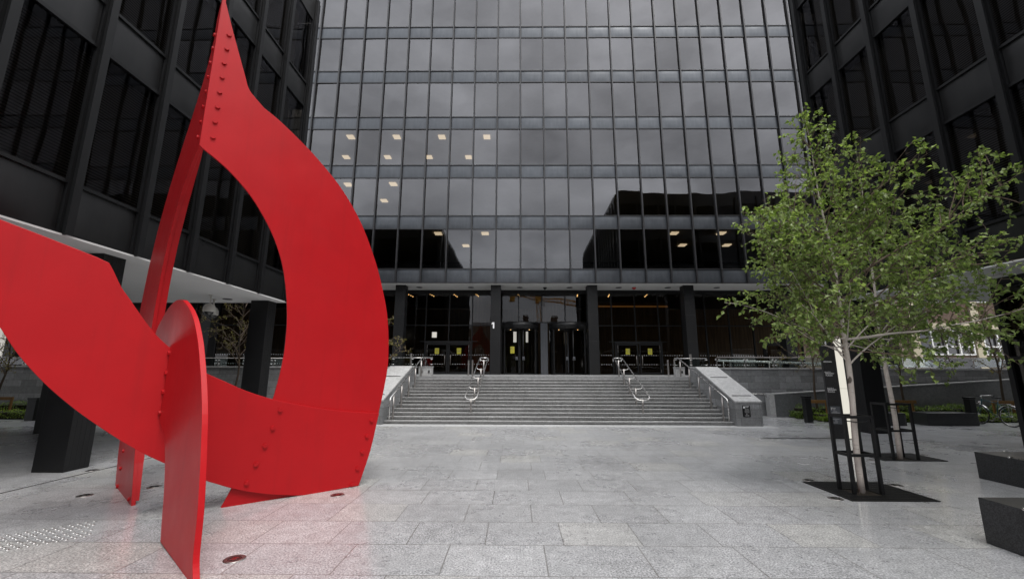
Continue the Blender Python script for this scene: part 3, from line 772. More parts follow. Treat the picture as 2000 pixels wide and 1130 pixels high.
def plaque(label, x, z, y, w=.25, h=.36):
    t = thing('plaque', label, 'plaque', (x, y, z))
    m = MB(); m.box(x-w/2, x+w/2, y-.012, y-.002, z-h/2, z+h/2); m.build('plate', M['plaque'], t, .004)
    yy = y-.0125; m = MB()
    lx, lz = x-w*.40, z+h*.42          # logo: white square with two cut legs
    m.box(lx, lx+.06, yy-.003, yy, lz-.035, lz); m.box(lx, lx+.024, yy-.003, yy, lz-.065, lz-.035); m.box(lx+.036, lx+.06, yy-.003, yy, lz-.065, lz-.035)
    m.build('logo', M['letter'], t)
    rot = Matrix.Rotation(R(90), 4, 'X')
    text_mesh('lettering', 'MIESIAN\nPLAZA', M['letter'], t, .032, Matrix.Translation((lx+.075, yy, lz-.012)) @ rot, .001)
    m = MB()
    for j, (a, b) in enumerate(((-.22, .30), (-.20, .34), (-.24, .34), (-.32, .40), (-.2, .36))):
        zz = z + h*(.18 - .075*j)
        xx = x + a*w
        while xx < x + b*w - .004:
            l = random.uniform(.008, .022); m.box(xx, min(xx+l, x+b*w), yy-.002, yy, zz-.004, zz+.004); xx += l+.004
    m.cyl((0, 0), .001, 0, .001, 6)
    m.box(x-.012, x+.012, yy-.002, yy, z-h*.27, z-h*.20)
    for zz in (-.36, -.40): m.box(x-.2*w, x+.28*w, yy-.002, yy, z+h*zz-.005, z+h*zz+.003)
    m.build('text_lines', M['letter_dim'], t)
plaque('black plaque with white logo on the front of the sloping stair wall', 7.40, .47, 14.2)
plaque('black plaque on the granite wall just above the stair wall coping', 8.02, 1.38, 17.5, .25, .36)

def retaining(label, x0, x1):
    t = thing('retaining_wall', label, 'wall', ((x0+x1)/2, 17.6, 0))
    m = MB(); m.box(x0, x1, 17.5, 17.76, 0, 1.81); m.build('wall_face', M['wall'], t)
    m = MB(); m.box(x0, x1, 17.47, 17.8, 1.813, 1.872); m.build('coping', M['coping'], t, .005)
    return t
retaining('long coursed granite wall under the glass balustrade, beside the birch trees', 7.93, 42)
WL = retaining('long coursed granite wall behind the columns of the left block', -36, -5.22)
def ramp_wall():
    t = thing('ramp_wall', 'smooth dark granite ramp wall with sloping pale coping behind the hedge', 'wall', (10, 17, 0))
    m = MB(); m.prism([(0, 0), (0, .845), (13, 1.66), (13, 0)], (10.0, 17.05), (1, 0), (0, 1), 0, .2); m.build('wall_face', M['wall_dark'], t)
    m = MB(); m.prism([(0, .848), (0, .885), (13, 1.70), (13, 1.663)], (10.0, 17.05), (1, 0), (0, 1), -.02, .22); m.build('coping', M['coping'], t)
    m = MB(); m.box(9.80, 9.995, 17.0, 17.3, 0, .885); m.build('end_post', M['coping'], t, .006)
    m = MB(); m.tube([(8.6, 17.2, .86), (9.7, 17.2, .86), (9.78, 17.2, .84), (9.79, 17.2, .72)], .022); m.build('handrail', M['steel'], t)
    return t
ramp_wall()

def balustrade(label, xs, y, z0, z1, base):
    t = thing('glass_balustrade', label, 'balustrade', (xs[0], y, z0))
    for i in range(len(xs)-1):
        q = MB(); q.box(xs[i]+.025, xs[i+1]-.025, y-.006, y+.006, z0+.05, z1-.02); q.build('glass_panel', M['glass_clear'], t)
    m = MB(); m.tube([(xs[0], y, z1), (xs[-1], y, z1)], .016); m.build('top_rail', M['steel_dull'], t)
    for i, x in enumerate(xs):
        m = MB(); m.box(x-.018, x+.018, y+.02, y+.07, base, z1-.01); m.build('post', M['steel_dull'], t)
        m = MB()
        for zz in (z0+.10, z1-.09):
            for s in (-1, 1): m.tube([(x+s*.035, y-.03, zz), (x+s*.10, y-.03, zz)], .017, 8)
        m.build('clamp', M['steel'], t)
    return t
balustrade('frameless glass balustrade with steel clamps on the granite wall by the birch trees', [8.2 + 1.15*k for k in range(19)], 17.64, 1.872, 2.285, 1.86)
balustrade('frameless glass balustrade with steel clamps on the wall behind the left columns', [-5.4 - 1.15*k for k in range(20, -1, -1)], 17.64, 1.872, 2.2, 1.86)
def corner_balustrade(label, x0, x1, xp):
    t = thing('glass_balustrade', label, 'balustrade', (x0, 18.3, 1.9))
    for a, b in ((x0, (x0+x1)/2), ((x0+x1)/2, x1)):
        q = MB(); q.box(a+.02, b-.02, 18.33, 18.342, 1.92, 2.24); q.build('glass_panel', M['glass_clear'], t)
    m = MB(); m.tube([(x0, 18.336, 2.26), (x1, 18.336, 2.26)], .014); m.build('top_rail', M['steel'], t)
    m = MB()
    for x in (x0+.05, (x0+x1)/2, x1-.05):
        for zz in (1.98, 2.2): m.tube([(x-.05, 18.3, zz), (x+.05, 18.3, zz)], .016, 8)
    m.build('clamp', M['steel'], t)
    m = MB(); m.cyl((xp, 18.36), .045, 1.5, 2.44, 12); m.build('post', M['steel_dull'], t)
corner_balustrade('small glass balustrade panel with a round post on the birch side of the step head', 6.72, 8.1, 7.42)
corner_balustrade('small glass balustrade panel with a round post on the sculpture side of the step head', -5.3, -3.56, -4.5)
# ramp rails behind the glass, sloping away from the steps
t = thing('handrail', 'pair of bright steel ramp rails sloping down behind the glass balustrade', 'handrail', (8.4, 18.1, 1.5))
for k in range(2):
    m = MB(); m.tube([(8.45, 18.05+k*.12, 2.19-k*.035), (11, 18.05+k*.12, 2.12-k*.035), (17.5, 18.05+k*.12, 1.93-k*.035)], .024); m.build('rail', M['steel'], t)
for x in (8.7, 10.6, 12.5, 14.4, 16.3):
    m = MB(); m.tube([(x, 18.15, 1.5), (x, 18.15, 2.14-(x-8.7)*.028)], .02); m.build('post', M['steel_dull'], t)

def stair_z(y):
    y += .012
    i = math.floor((y-SY0)/RUN)
    return max(0, min(NR, i+1))*RISE
def side_rail(label, xb, xt, s):
    t = thing('handrail', label, 'handrail', (xb, 14.2, 0))
    X = lambda y: xb + (xt-xb)*(y-14.24)/(18.2-14.24)
    Z = lambda y: .80 + (y-14.24)*(1.49/3.96)
    pts = [(X(14.27), 14.27, .16), (X(14.25), 14.25, .72), (X(14.30), 14.30, .83)] + [(X(y), y, Z(y)+.01) for y in (15, 16, 17, 18.0)] + [(X(18.15), 18.15, 2.30), (X(18.28), 18.28, 2.29), (X(18.3), 18.3, 2.18)]
    m = MB(); m.tube(pts, .022, 10); m.build('rail', M['steel'], t)
    for y in (14.62, 15.45, 16.3, 17.1, 17.95):
        m = MB(); x = X(y)+s*.06; m.tube([(x, y, stair_z(y)), (x, y, Z(y)-.07)], .03, 10); m.build('post', M['steel_dull'], t)
        m = MB(); m.tube([(x, y, Z(y)-.1), (X(y), y, Z(y)-.02)], .012, 6); m.build('bracket', M['steel'], t)
side_rail('single steel handrail along the stair wall with the plaque', 6.86, 6.80, .0)
side_rail('single steel handrail along the stair wall next to the red sculpture', -4.12, -3.95, .0)
def loop_rail(label, xa, xb, ta, tb):
    t = thing('handrail', label, 'handrail', ((xa+xb)/2, 14.9, 0))
    y0, y1 = 14.88, 18.2
    Z = lambda y: .79 + (y-y0)*(1.48/3.32)
    L = lambda y: xa + (ta-xa)*(y-y0)/(y1-y0); Rr = lambda y: xb + (tb-xb)*(y-y0)/(y1-y0)
    w = xb-xa
    pts = [(L(18.32), 18.32, 2.12), (L(18.34), 18.34, 2.24), (L(18.2), 18.2, 2.27)] + [(L(y), y, Z(y)) for y in (17.2, 16.2, 15.3)]
    pts += [(xa+w*.03, 15.0, Z(15.0)), (xa+w*.16, 14.92, Z(14.9)-.03), (xa+w*.5, 14.88, Z(14.85)-.04), (xb-w*.16, 14.92, Z(14.9)-.03), (xb-w*.03, 15.0, Z(15.0))]
    pts += [(Rr(y), y, Z(y)) for y in (15.3, 16.2, 17.2)] + [(Rr(18.2), 18.2, 2.27), (Rr(18.34), 18.34, 2.24), (Rr(18.32), 18.32, 2.12)]
    m = MB(); m.tube(pts, .020, 10); m.build('rail', M['steel'], t)
    m = MB(); m.tube([(L(18.2), 18.2, 2.26), (Rr(18.2), 18.2, 2.26)], .02, 8); m.build('crossbar', M['steel'], t)
    for y in (14.98, 15.75, 16.55, 17.3, 18.12):
        x = (L(y)+Rr(y))/2; z = Z(y)-.11
        m = MB(); m.tube([(x, y, stair_z(y)), (x, y, z+.05)], .03, 10); m.build('post', M['steel_dull'], t)
        m = MB(); m.tube([(L(y), y, Z(y)-.01), (L(y)+.05, y, z+.03), (x, y, z), (Rr(y)-.05, y, z+.03), (Rr(y), y, Z(y)-.01)], .011, 8); m.build('bracket', M['steel'], t)
loop_rail('double looped steel handrail on the steps, the one nearer the red sculpture', -1.77, -1.34, -1.53, -1.19)
loop_rail('double looped steel handrail on the steps, the one nearer the birch trees', 4.05, 4.58, 4.12, 4.47)
for i, (x, y, lab) in enumerate(((-2.21, 20, 'slim steel post before the left glass doors, farther from the door column'), (-2.06, 20.3, 'slim steel post before the left glass doors, nearer the numbered column'),
                      (7.02, 20, 'slim steel post before the right glass doors, shorter of the pair'), (7.25, 19.8, 'slim steel post before the right glass doors, next to the glass balustrade'))):
    m = MB(); m.cyl((x, y), .035, 1.5, 2.2+.02*i, 12); m.cyl((x, y), .06, 1.5, 1.515, 12)
    tag(m.build('steel_post', M['steel_dull']), lab, 'post', 'steel posts by the doors')

# ------------------------------------------------------------------ leaves and trees
def add_leaf(mb, p, d, up, L, W, fold=.25):
    """one small folded leaf: base at p, pointing along d"""
    d = d.normalized(); s = d.cross(up)
    s = s.normalized() if s.length > 1e-4 else d.orthogonal().normalized()
    n = s.cross(d)
    tip = p + d*L - n*L*.12
    a = p + d*L*.42 + s*W*.5 + n*W*fold; b = p + d*L*.42 - s*W*.5 + n*W*fold
    i = len(mb.v); mb.v += [tuple(p), tuple(a), tuple(tip), tuple(b)]
    mb.f += [[i, i+1, i+2], [i, i+2, i+3]]; mb.sm += [False, False]
def rvec(rng):
    while True:
        v = Vector((rng.uniform(-1, 1), rng.uniform(-1, 1), rng.uniform(-1, 1)))
        if .05 < v.length < 1: return v.normalized()

def grow(rng, wood, twigs, leaves, start, d, length, r0, leafL, dens, up=.10, wob=.16, sub=True, first=.25):
    """one limb with side twigs carrying leaves"""
    n = max(4, int(length/.16)); p = Vector(start); d = d.normalized(); pts = [p.copy()]; dirs = [d.copy()]
    for i in range(n):
        d = (d + rvec(rng)*wob + Vector((0, 0, up*(1 if i < n*.5 else -.6)))).normalized()
        p = p + d*(length/n); pts.append(p.copy()); dirs.append(d.copy())
    wood.tube(pts, [max(.003, r0*(1-i/(n+.5))) for i in range(n+1)], 5, False)
    nt_ = int(length*dens*(1-first))
    for k in range(nt_):
        f = first + (1-first)*(k+rng.random())/max(1, nt_)
        i = min(n-1, int(f*n)); q = pts[i].lerp(pts[i+1], f*n-i)
        dd = (dirs[i]*.65 + rvec(rng)*.85 + Vector((0, 0, .08))).normalized()
        tl = rng.uniform(.18, .48)*(1.15-.5*f)
        m = max(3, int(tl/.07)); tp = [q]; td = dd
        for j in range(m):
            td = (td + rvec(rng)*.22 + Vector((0, 0, -.07))).normalized(); tp.append(tp[-1] + td*(tl/m))
        twigs.tube(tp, [.0035]*(m+1), 3, False)
        for j in range(1, m+1):
            for _ in range(rng.choice((2, 2, 3))):
                ld = (td*.5 + rvec(rng)*.9 + Vector((0, 0, -.35))).normalized()
                L = leafL*rng.uniform(.65, 1.2)
                upv = (Vector((0, 0, 1)) + rvec(rng)*.7).normalized()
                add_leaf(leaves, tp[j] + rvec(rng)*.015, ld, upv, L, L*.72)
    return pts

def birch(label, base, height, fork, limbs, leafL, seed, dens, lean=(0, 0), tr=.05):
    rng = random.Random(seed)
    t = thing('birch_tree', label, 'tree', base)
    wood, tw, lv = MB(), MB(), MB()
    B = Vector(base); pts = []; n = 26
    for i in range(n+1):
        f = i/n; z = f*height
        pts.append(B + Vector((lean[0]*math.sin(f*3.4) + lean[1]*f*f + .012*math.sin(f*19+seed), .015*math.sin(f*11+2*seed), z)))
    trunk = MB(); trunk.tube(pts, [(tr*(1-.15*min(1, p.z/fork)) if p.z < fork else tr*.72*max(.06, (1-(p.z-fork)/(height-fork)*1.02))) for p in pts], 12)
    # root flare
    trunk.build('trunk', M['birch'], t)
    def at(z):
        f = max(0, min(.999, z/height))*n; i = int(f); return pts[i].lerp(pts[i+1], f-i)
    big = MB()
    for (z, az, ln, el) in limbs:
        a = R(az); d = Vector((math.sin(a)*math.cos(R(el)), math.cos(a)*math.cos(R(el)), math.sin(R(el))))
        r0 = .007 + .0042*ln
        mb = big if (z < fork+.45 and ln > 1.1) else wood
        lp = grow(rng, mb, tw, lv, at(z), d, ln, r0, leafL, dens, .06 if ln < 1.5 else (.03 if ln < 2.3 else .004), .13 if ln < 2.3 else .07, True, .22)
        # secondary limbs
        for k in range(int(ln*2.7)):
            f = rng.uniform(.25, .85); i = min(len(lp)-2, int(f*(len(lp)-1)))
            dd = ((lp[i+1]-lp[i]).normalized()*.8 + rvec(rng)*.75 + Vector((0, 0, .1))).normalized()
            grow(rng, wood, tw, lv, lp[i], dd, min(.85, ln*rng.uniform(.28, .5)*(1.1-f*.5)), r0*.5, leafL, dens*.9, .03, .18, False, .15)
    # leader
    grow(rng, wood, tw, lv, at(height*.9), Vector((0, 0, 1)), height*.12, .012, leafL, dens*1.5, .1, .12, False, .0)
    big.build('limbs', M['birch'], t); wood.build('branches', M['twig'], t, kind='stuff')
    tw.build('twigs', M['twig'], t, kind='stuff')
    lv.build('crown', M['birch_leaf'], t)
    return len(lv.f)//2

def auto_limbs(seed, z0, z1, n, Rf, el=(25, 50)):
    rng = random.Random(seed); out = []; az = rng.uniform(0, 360)
    for k in range(n):
        z = z0 + (z1-z0)*(k+rng.uniform(-.3, .3))/n
        az += 137.5 + rng.uniform(-22, 22)
        f = (z-z0)/(z1-z0)
        out.append((max(z0-.1, z), az % 360, max(.3, Rf(z, az % 360)*rng.uniform(.8, 1.12)), rng.uniform(*el) + 12*f))
    return out
def interp(tab, z):
    for (a, ra), (b, rb) in zip(tab, tab[1:]):
        if a <= z <= b: return ra + (rb-ra)*(z-a)/(b-a)
    return tab[-1][1] if z > tab[-1][0] else tab[0][1]
def R1(z, az):
    return interp([(1.8, 1.1), (2.2, 1.65), (2.8, 1.9), (3.4, 1.7), (4.0, 1.2), (4.6, .72), (5.2, .45), (6.2, .25)], z) * (1.08 if 20 < az < 160 else 1.0)
l1 = auto_limbs(11, 1.95, 5.6, 40, R1)
l1 += [(1.86, 250, 1.7, 44), (1.80, 75, 1.9, 44), (1.98, 300, 1.3, 50), (2.5, 262, 2.0, 22), (2.2, 275, 1.85, 8), (2.9, 255, 1.9, 12), (3.2, 283, 1.6, 20), (2.1, 230, 1.4, -6),
       (3.0, 93, 3.9, 25), (2.6, 97, 2.7, 18), (2.2, 94, 3.3, 8), (2.1, 255, 1.4, -16), (2.05, 150, 1.1, -10), (2.15, 60, 1.3, -12), (2.2, 93, 2.9, 8)]
nl1 = birch('nearer birch with a full green crown and long side branch, staked in black steel', (4.98, 6.6, 0), 6.0, 1.85, l1, .076, 3, 10.2, (.085, -.06), .043)
def R2(z, az):
    return interp([(2.0, 1.1), (2.6, 1.9), (3.4, 2.1), (4.2, 1.25), (5.0, .6), (6.0, .4), (7.2, .3)], z)
l2 = auto_limbs(23, 2.1, 6.7, 32, R2) + [(2.05, 265, 1.2, 45), (2.1, 80, 1.5, 45), (3.0, 90, 2.3, 20), (2.6, 110, 2.2, 10), (2.4, 90, 2.0, -4)]
nl2 = birch('farther birch behind the first, its crown overlapping the dark right block', (7.72, 9.08, 0), 6.9, 2.05, l2, .084, 5, 9.5, (-.02, .15), .046)

def bare_tree(label, base, h, seed, leaves_n, group=None):
    rng = random.Random(seed); t = thing('young_tree', label, 'tree', base)
    B = Vector(base); tr = MB(); n = 12
    pts = [B + Vector((.05*math.sin(i*.9+seed), .04*math.sin(i*.7+seed), h*i/n)) for i in range(n+1)]
    tr.tube(pts, [max(.008, .05*(1-i/(n+1))) for i in range(n+1)], 8); tr.build('trunk', M['bark'], t)
    br, lv = MB(), MB(); az = seed
    for k in range(13):
        f = .42 + .56*k/13; p = pts[min(n, int(f*n))]; az += 137
        d = Vector((math.sin(R(az))*.7, math.cos(R(az))*.7, .9))
        def go(p, d, L, r, lev):
            m = 5; q = [p]
            for j in range(m):
                d = (d + rvec(rng)*.22).normalized(); q.append(q[-1] + d*(L/m))
            br.tube(q, [max(.005, r*(1-j/(m+1))) for j in range(m+1)], 4, False)
            if lev:
                for _ in range(4 if lev == 2 else 3): go(q[rng.randint(1, m)], (d + rvec(rng)*.9).normalized(), L*rng.uniform(.35, .6), r*.55, lev-1)
            for j in range(1, m+1):
                if rng.random() < leaves_n:
                    for _ in range(2): add_leaf(lv, q[j] + rvec(rng)*.03, rvec(rng), Vector((0, 0, 1)), .07*rng.uniform(.6, 1.2), .045)
        go(p, d, h*.30*(1.25-f*.6), .018, 2)
    br.build('branches', M['twig'], t, kind='stuff'); lv.build('crown', M['bud_leaf'], t)
for a in (('bare young tree with golden buds behind the left columns', (-10.6, 16.3, 0), 4.5, 4, .35),
          ('bare young tree at the far left edge above the low hedge', (-19.5, 16.3, 0), 3.6, 9, .5),
          ('young tree budding beside the stair wall, mostly hidden by the red sculpture', (-5.45, 16.6, 0), 3.7, 15, .4),
          ('slim young tree in the hedge bed between stair wall and sign totem', (11.25, 16.5, 0), 4.2, 21, .6),
          ('slim young tree in the hedge bed seen between the two birches', (14.5, 16.5, 0), 4.2, 33, .5),
          ('slim young tree in the hedge bed behind the bicycle', (18.2, 16.5, 0), 4.0, 40, .6)):
    bare_tree(*a)
def stakes(label, x, w=.5):
    t = thing('tree_stake', label, 'tree stake', (x, 16.2, 0), 'timber frames tying the young trees')
    for xx in (x-w/2, x+w/2):
        m = MB(); m.cyl((xx, 16.15), .04, 0, .68, 10); m.build('stake', M['timber'], t)
    m = MB(); m.box(x-w/2-.1, x+w/2+.1, 16.08, 16.13, .6, .71); m.build('crossbar', M['timber'], t)
for lab, x, w in (('orange timber tree stake frame beside the nearest bollard to the stair wall', 11.05, .6), ('orange timber tree stake frame seen just right of the farther birch', 14.2, .55), ('orange timber tree stake frame behind the bicycle saddle', 17.75, .7), ('orange timber tree stake frame by the left edge hedge', -19.1, .55)):
    stakes(lab, x, w)

def hedge(label, x0, x1, y0, y1, h, lm, n, seed, leaf=.06):
    rng = random.Random(seed)
    t = thing('hedge', label, 'hedge', ((x0+x1)/2, (y0+y1)/2, 0))
    m = MB(); m.box(x0+.1, x1-.1, y0+.1, y1-.1, 0, h*.72); m.build('stems', M['soil'], t)
    lv = MB()
    for _ in range(n):
        f = rng.random(); x = rng.uniform(x0, x1)
        bumpy = h*(.86 + .12*math.sin(x*3.1+seed) + .08*math.sin(x*7.7) + rng.uniform(-.1, .1))
        e = min(1, (x-x0)/.35+.35, (x1-x)/.35+.35); bumpy *= e
        if f < .5: p = Vector((x, y0 + rng.uniform(0, .12), rng.uniform(.03, bumpy)))
        elif f < .9: p = Vector((x, rng.uniform(y0, y1), bumpy*rng.uniform(.85, 1.0)))
        else: p = Vector((rng.choice((x0, x1)) + rng.uniform(-.05, .05), rng.uniform(y0, y1), rng.uniform(.03, h*.5)))
        add_leaf(lv, p, (rvec(rng) + Vector((0, -.5, .5))).normalized(), Vector((0, 0, 1)), leaf*rng.uniform(.6, 1.3), leaf*.6)
    lv.build('foliage', lm, t)
hedge('taller dark green hedge along the ramp wall, behind the bright low hedge', 10.5, 21, 16.35, 16.95, .50, M['hedge_leaf'], 9000, 1)
hedge('low bright green hedge between the stair wall and the sign totem', 10.75, 12.6, 15.5, 16.3, .30, M['hedge_bright'], 3200, 2)
hedge('low bright green hedge behind the far bench and the bicycle', 12.75, 21, 15.5, 16.3, .28, M['hedge_bright'], 6500, 3)
hedge('taller dark green hedge along the granite wall at the left edge', -28, -9.6, 16.45, 17.1, .52, M['hedge_leaf'], 7000, 4)
hedge('low bright green hedge at the left edge in front of the dark one', -28, -9.8, 15.2, 16.35, .30, M['hedge_bright'], 7000, 5)

# ------------------------------------------------------------------ tree guards and grates
def tree_guard(label, x0, x1, y0, y1, h, mid):
    t = thing('tree_guard', label, 'tree guard', ((x0+x1)/2, (y0+y1)/2, 0), 'black steel guards round the birches')
    w = .042
    for x in (x0, x1):
        for y in (y0, y1):
            m = MB(); m.box(x-w/2, x+w/2, y-w/2, y+w/2, .01, h); m.build('post', M['black'], t)
    for z, nm in ((h-.02, 'top_ring'), (mid, 'middle_ring')):
        m = MB()
        for y in (y0, y1): m.box(x0+w/2, x1-w/2, y-.018, y+.018, z-.02, z+.018)
        for x in (x0, x1): m.box(x-.018, x+.018, y0+w/2, y1-w/2, z-.02, z+.018)
        m.build(nm, M['black'], t)
    m = MB(); cx, cy = (x0+x1)/2, (y0+y1)/2
    m.tube([(x0, y0, h-.07), (cx-.05, cy-.09, h-.09), (cx+.05, cy-.09, h-.10), (x1, y0, h-.07)], .008, 5); m.build('tree_tie', M['rubber'], t)
tree_guard('black steel tree guard round the nearer birch trunk', 4.80, 5.19, 6.50, 6.78, 1.08, .53)
tree_guard('black steel tree guard round the farther birch trunk', 7.46, 7.94, 8.93, 9.27, 1.09, .56)
def grate(label, x0, x1, y0, y1, hx, hy, hr):
    t = thing('tree_grate', label, 'tree grate', ((x0+x1)/2, (y0+y1)/2, 0), 'black grates at the feet of the birches')
    m = MB(); m.box(x0, x1, y0, y1, .0005, .002); m.build('pit', M['soil'], t)
    m = MB()
    for a in (x0, x1-.03): m.box(a, a+.03, y0, y1, .002, .012)
    for b in (y0, y1-.03): m.box(x0+.03, x1-.03, b, b+.03, .002, .012)
    m.build('edge_frame', M['grate'], t)
    m = MB(); x = x0+.045
    while x < x1-.045:
        if hx-hr < x < hx+hr: m.box(x-.012, x+.012, y0+.03, hy-hr, .003, .011); m.box(x-.012, x+.012, hy+hr, y1-.03, .003, .011)
        else: m.box(x-.012, x+.012, y0+.03, y1-.03, .003, .011)
        x += .036
    for k in range(1, 8):
        y = y0 + (y1-y0)*k/8
        if abs(y-hy) > hr: m.box(x0+.03, x1-.03, y-.012, y+.012, .0025, .0105)
        else: m.box(x0+.03, hx-hr, y-.012, y+.012, .0025, .0105); m.box(hx+hr, x1-.03, y-.012, y+.012, .0025, .0105)
    m.build('bars', M['grate'], t)
grate('black square tree grate at the foot of the nearer birch', 4.52, 5.70, 6.18, 7.19, 4.98, 6.6, .17)
grate('black square tree grate at the foot of the farther birch', 7.22, 8.45, 8.86, 9.66, 7.72, 9.08, .17)

# ------------------------------------------------------------------ benches, bollards, totem
def bench(label, x0, x1, y0, y1, h, studs):
    t = thing('bench', label, 'bench', ((x0+x1)/2, (y0+y1)/2, 0), 'black granite block benches')
    m = MB(); m.box(x0, x1, y0, y1, .0, h); m.build('block', M['bench'], t, .008)
    for p in studs:
        m = MB(); sphere(m, p, .022, 12, 8, .8); m.tube([p, (p[0]+.07, p[1]+.0, p[2]-.006)], .007, 6); m.build('skate_stop', M['steel'], t)
    return t
bench('nearest black granite block bench, at the right edge of the picture', 4.79, 5.65, 2.6, 4.78, .435, [(4.79, 4.36, .44), (4.79, 3.6, .44)])
bench('black granite block bench behind the nearest one, with streaked side', 7.62, 8.5, 5.4, 7.52, .415, [(7.62, 7.0, .42), (7.62, 6.2, .42), (8.1, 7.5, .42)])
bench('far black granite block bench beside the parked bicycle', 13.47, 15.1, 14.56, 15.2, .40, [(14.0, 14.56, .405), (14.3, 14.56, .405)])
bench('far black granite block bench half hidden behind the farther birch guard', 11.0, 12.72, 14.5, 15.15, .40, [(11.6, 14.5, .405)])
def bollard(label, x, y, h, w=.20):
    t = thing('bollard', label, 'bollard', (x, y, 0), 'black square bollards by the hedges')
    m = MB(); m.box(x-w/2, x+w/2, y-w/2, y+w/2, 0, h-.06); m.build('post', M['black'], t, .006)
    m = MB(); m.box(x-w/2-.015, x+w/2+.015, y-w/2-.015, y+w/2+.015, h-.057, h); m.build('cap', M['black'], t, .008)
bollard('black square bollard in front of the hedge beside the stair wall', 10.08, 15.3, .89)
bollard('black square bollard between the far bench and the bicycle', 15.22, 14.85, .9)
bollard('black square bollard beside the left columns, in front of the hedge', -16.6, 15.0, .76, .3)

def totem():
    o = Vector((8.30, 11.74, 0)); u = Vector((8.745, 11.56, 0)) - o; L = u.length; u.normalize(); v = Vector((-u.y, u.x, 0))
    t = thing('sign_totem', 'tall black sign totem with glowing white edge strip behind the nearer birch', 'sign', tuple(o))
    m = MB(); m.obox(o, u, v, 0, L+.02, .012, .16, 0, 2.6); m.build('body', M['plaque'], t, .004)
    m = MB(); m.obox(o, u, v, 0, L*.62, 0, .0118, 0, 2.6); m.build('front_panel', M['plaque'], t)
    for z0, z1 in ((.02, 1.28), (1.285, 2.585)):
        m = MB(); m.obox(o, u, v, L*.64, L*.97, .002, .0118, z0, z1); m.build('light_strip', M['totem_light'], t)
    rot = Matrix(((u.x, v.x, 0, 0), (u.y, v.y, 0, 0), (0, 0, 1, 0), (0, 0, 0, 1))) @ Matrix.Rotation(R(90), 4, 'X')
    def put(name, s, a, z, size, mt):
        p = o + u*a - v*.001
        return text_mesh(name, s, mt, t, size, Matrix.Translation((p.x, p.y, z)) @ rot, .0015)
    m = MB()
    m.obox(o, u, v, .03, .14, -.003, 0, 2.50, 2.53); m.obox(o, u, v, .03, .075, -.003, 0, 2.41, 2.50); m.obox(o, u, v, .095, .14, -.003, 0, 2.41, 2.50); m.build('logo', M['letter'], t)
    put('lettering', 'MIESIAN', .02, 1.98, .05, M['letter'])
    put('lettering', 'BLOCK 1', .015, 1.71, .035, M['letter']); put('lettering', 'MIESIAN\nPLAZA', .03, 1.645, .052, M['letter'])
    put('lettering', 'BLOCK 2', .03, 1.285, .035, M['letter']); put('lettering', 'MIESIAN\nPLAZA', .03, 1.22, .052, M['letter'])
    m = MB(); m.obox(o, u, v, .03, .25, -.003, -.0002, .37, .82); pl = m.build('notice_plate', M['panel_grey'], t)
    m = MB(); m.obox(o, u, v, .05, .085, -.005, -.003, .76, .79); m.obox(o, u, v, .05, .07, -.005, -.003, .725, .755)
    for k, (a, b) in enumerate(((.095, .15), (.095, .14))): m.obox(o, u, v, a, b, -.005, -.003, .765-.035*k, .78-.035*k)
    for k, (a, b) in enumerate(((.09, .17), (.05, .23))): m.obox(o, u, v, a, b, -.005, -.003, .68-.028*k, .69-.028*k)
    for k, (a, b) in enumerate(((.06, .2), (.1, .15), (.1, .16), (.05, .16))): m.obox(o, u, v, a, b, -.005, -.003, .49-.03*k, .498-.03*k)
    tri = [(.11, .54), (.14, .63), (.17, .54)]
    P = [o + u*a - v*.0045 + Vector((0, 0, z)) for a, z in tri]; m.add(P, [(0, 2, 1)])
    m.build('notice_print', M['letter_dim'], pl)
totem()

# ------------------------------------------------------------------ floor lights and studs
def uplight0():
    t = thing('ground_light', 'x', 'floor light', (0, 0, 0), 'round steel uplights set in the paving')
    m = MB(); m.lathe((0, 0, 0), [(.092, .0), (.092, .005), (.080, .007), (.060, .006)], 24); m.build('rim', M['steel_dull'], t)
    m = MB(); m.lathe((0, 0, 0), [(.061, .0045), (.001, .0048)], 24); ln = m.build('lens', M['lens'], t)
    m = MB(); m.box(-.022, .028, -.034, .034, .0055, .0072); m.build('reflector', M['steel'], ln)
    return t
UL = [((-2.586, 4.273), 'round uplight in the paving in the foreground, right of the red fin'), ((-2.492, 6.333), 'round uplight in the paving under the right foot of the red ring'),
      ((-5.381, 6.699), 'round uplight in the paving just right of the splayed red leg'), ((-5.959, 6.235), 'round uplight in the paving left of the splayed red leg'),
      ((-7.32, 7.717), 'round uplight in the paving at the foot of the nearest left column'), ((4.70, 7.30), 'round uplight in the paving behind the left corner of the nearer grate'),
      ((4.388, 6.306), 'round uplight in the paving left of the nearer grate, towards the viewer'), ((5.84, 7.031), 'round uplight in the paving right of the nearer grate'),
      ((7.05, 8.95), 'round uplight in the paving left of the farther grate'), ((8.58, 9.5), 'round uplight in the paving right of the farther grate')]
u0 = uplight0()
for i, (p, lab) in enumerate(UL):
    if i == 0: u0.location = (p[0], p[1], 0); u0['label'] = lab
    else:
        o = dup(u0, (p[0], p[1], 0), lab)
m = MB(); m.lathe((0, 0, 0), [(.017, 0), (.0165, .003), (.012, .0055), (.001, .0065)], 10)
st = m.build('paving_stud', M['stud'])
tag(st, 'small polished steel warning stud in the double band left of the red fin', 'stud', 'steel warning studs in the paving')
dA_ = Vector((.7635, .6458)); pA = Vector((.6458, -.7635)); first = True
for g_ in range(2):
    for r in range(4):
        for k in range(15):
            e = Vector((-4.833, 5.231)) + pA*(r*.072 + g_*.345) - dA_*(k*.066 + (.033 if r % 2 else 0)) + dA_*(.03*r*0)
            if first: o = st; first = False
            else: o = st.copy(); COL.objects.link(o)
            o.location = (e.x, e.y, 0)

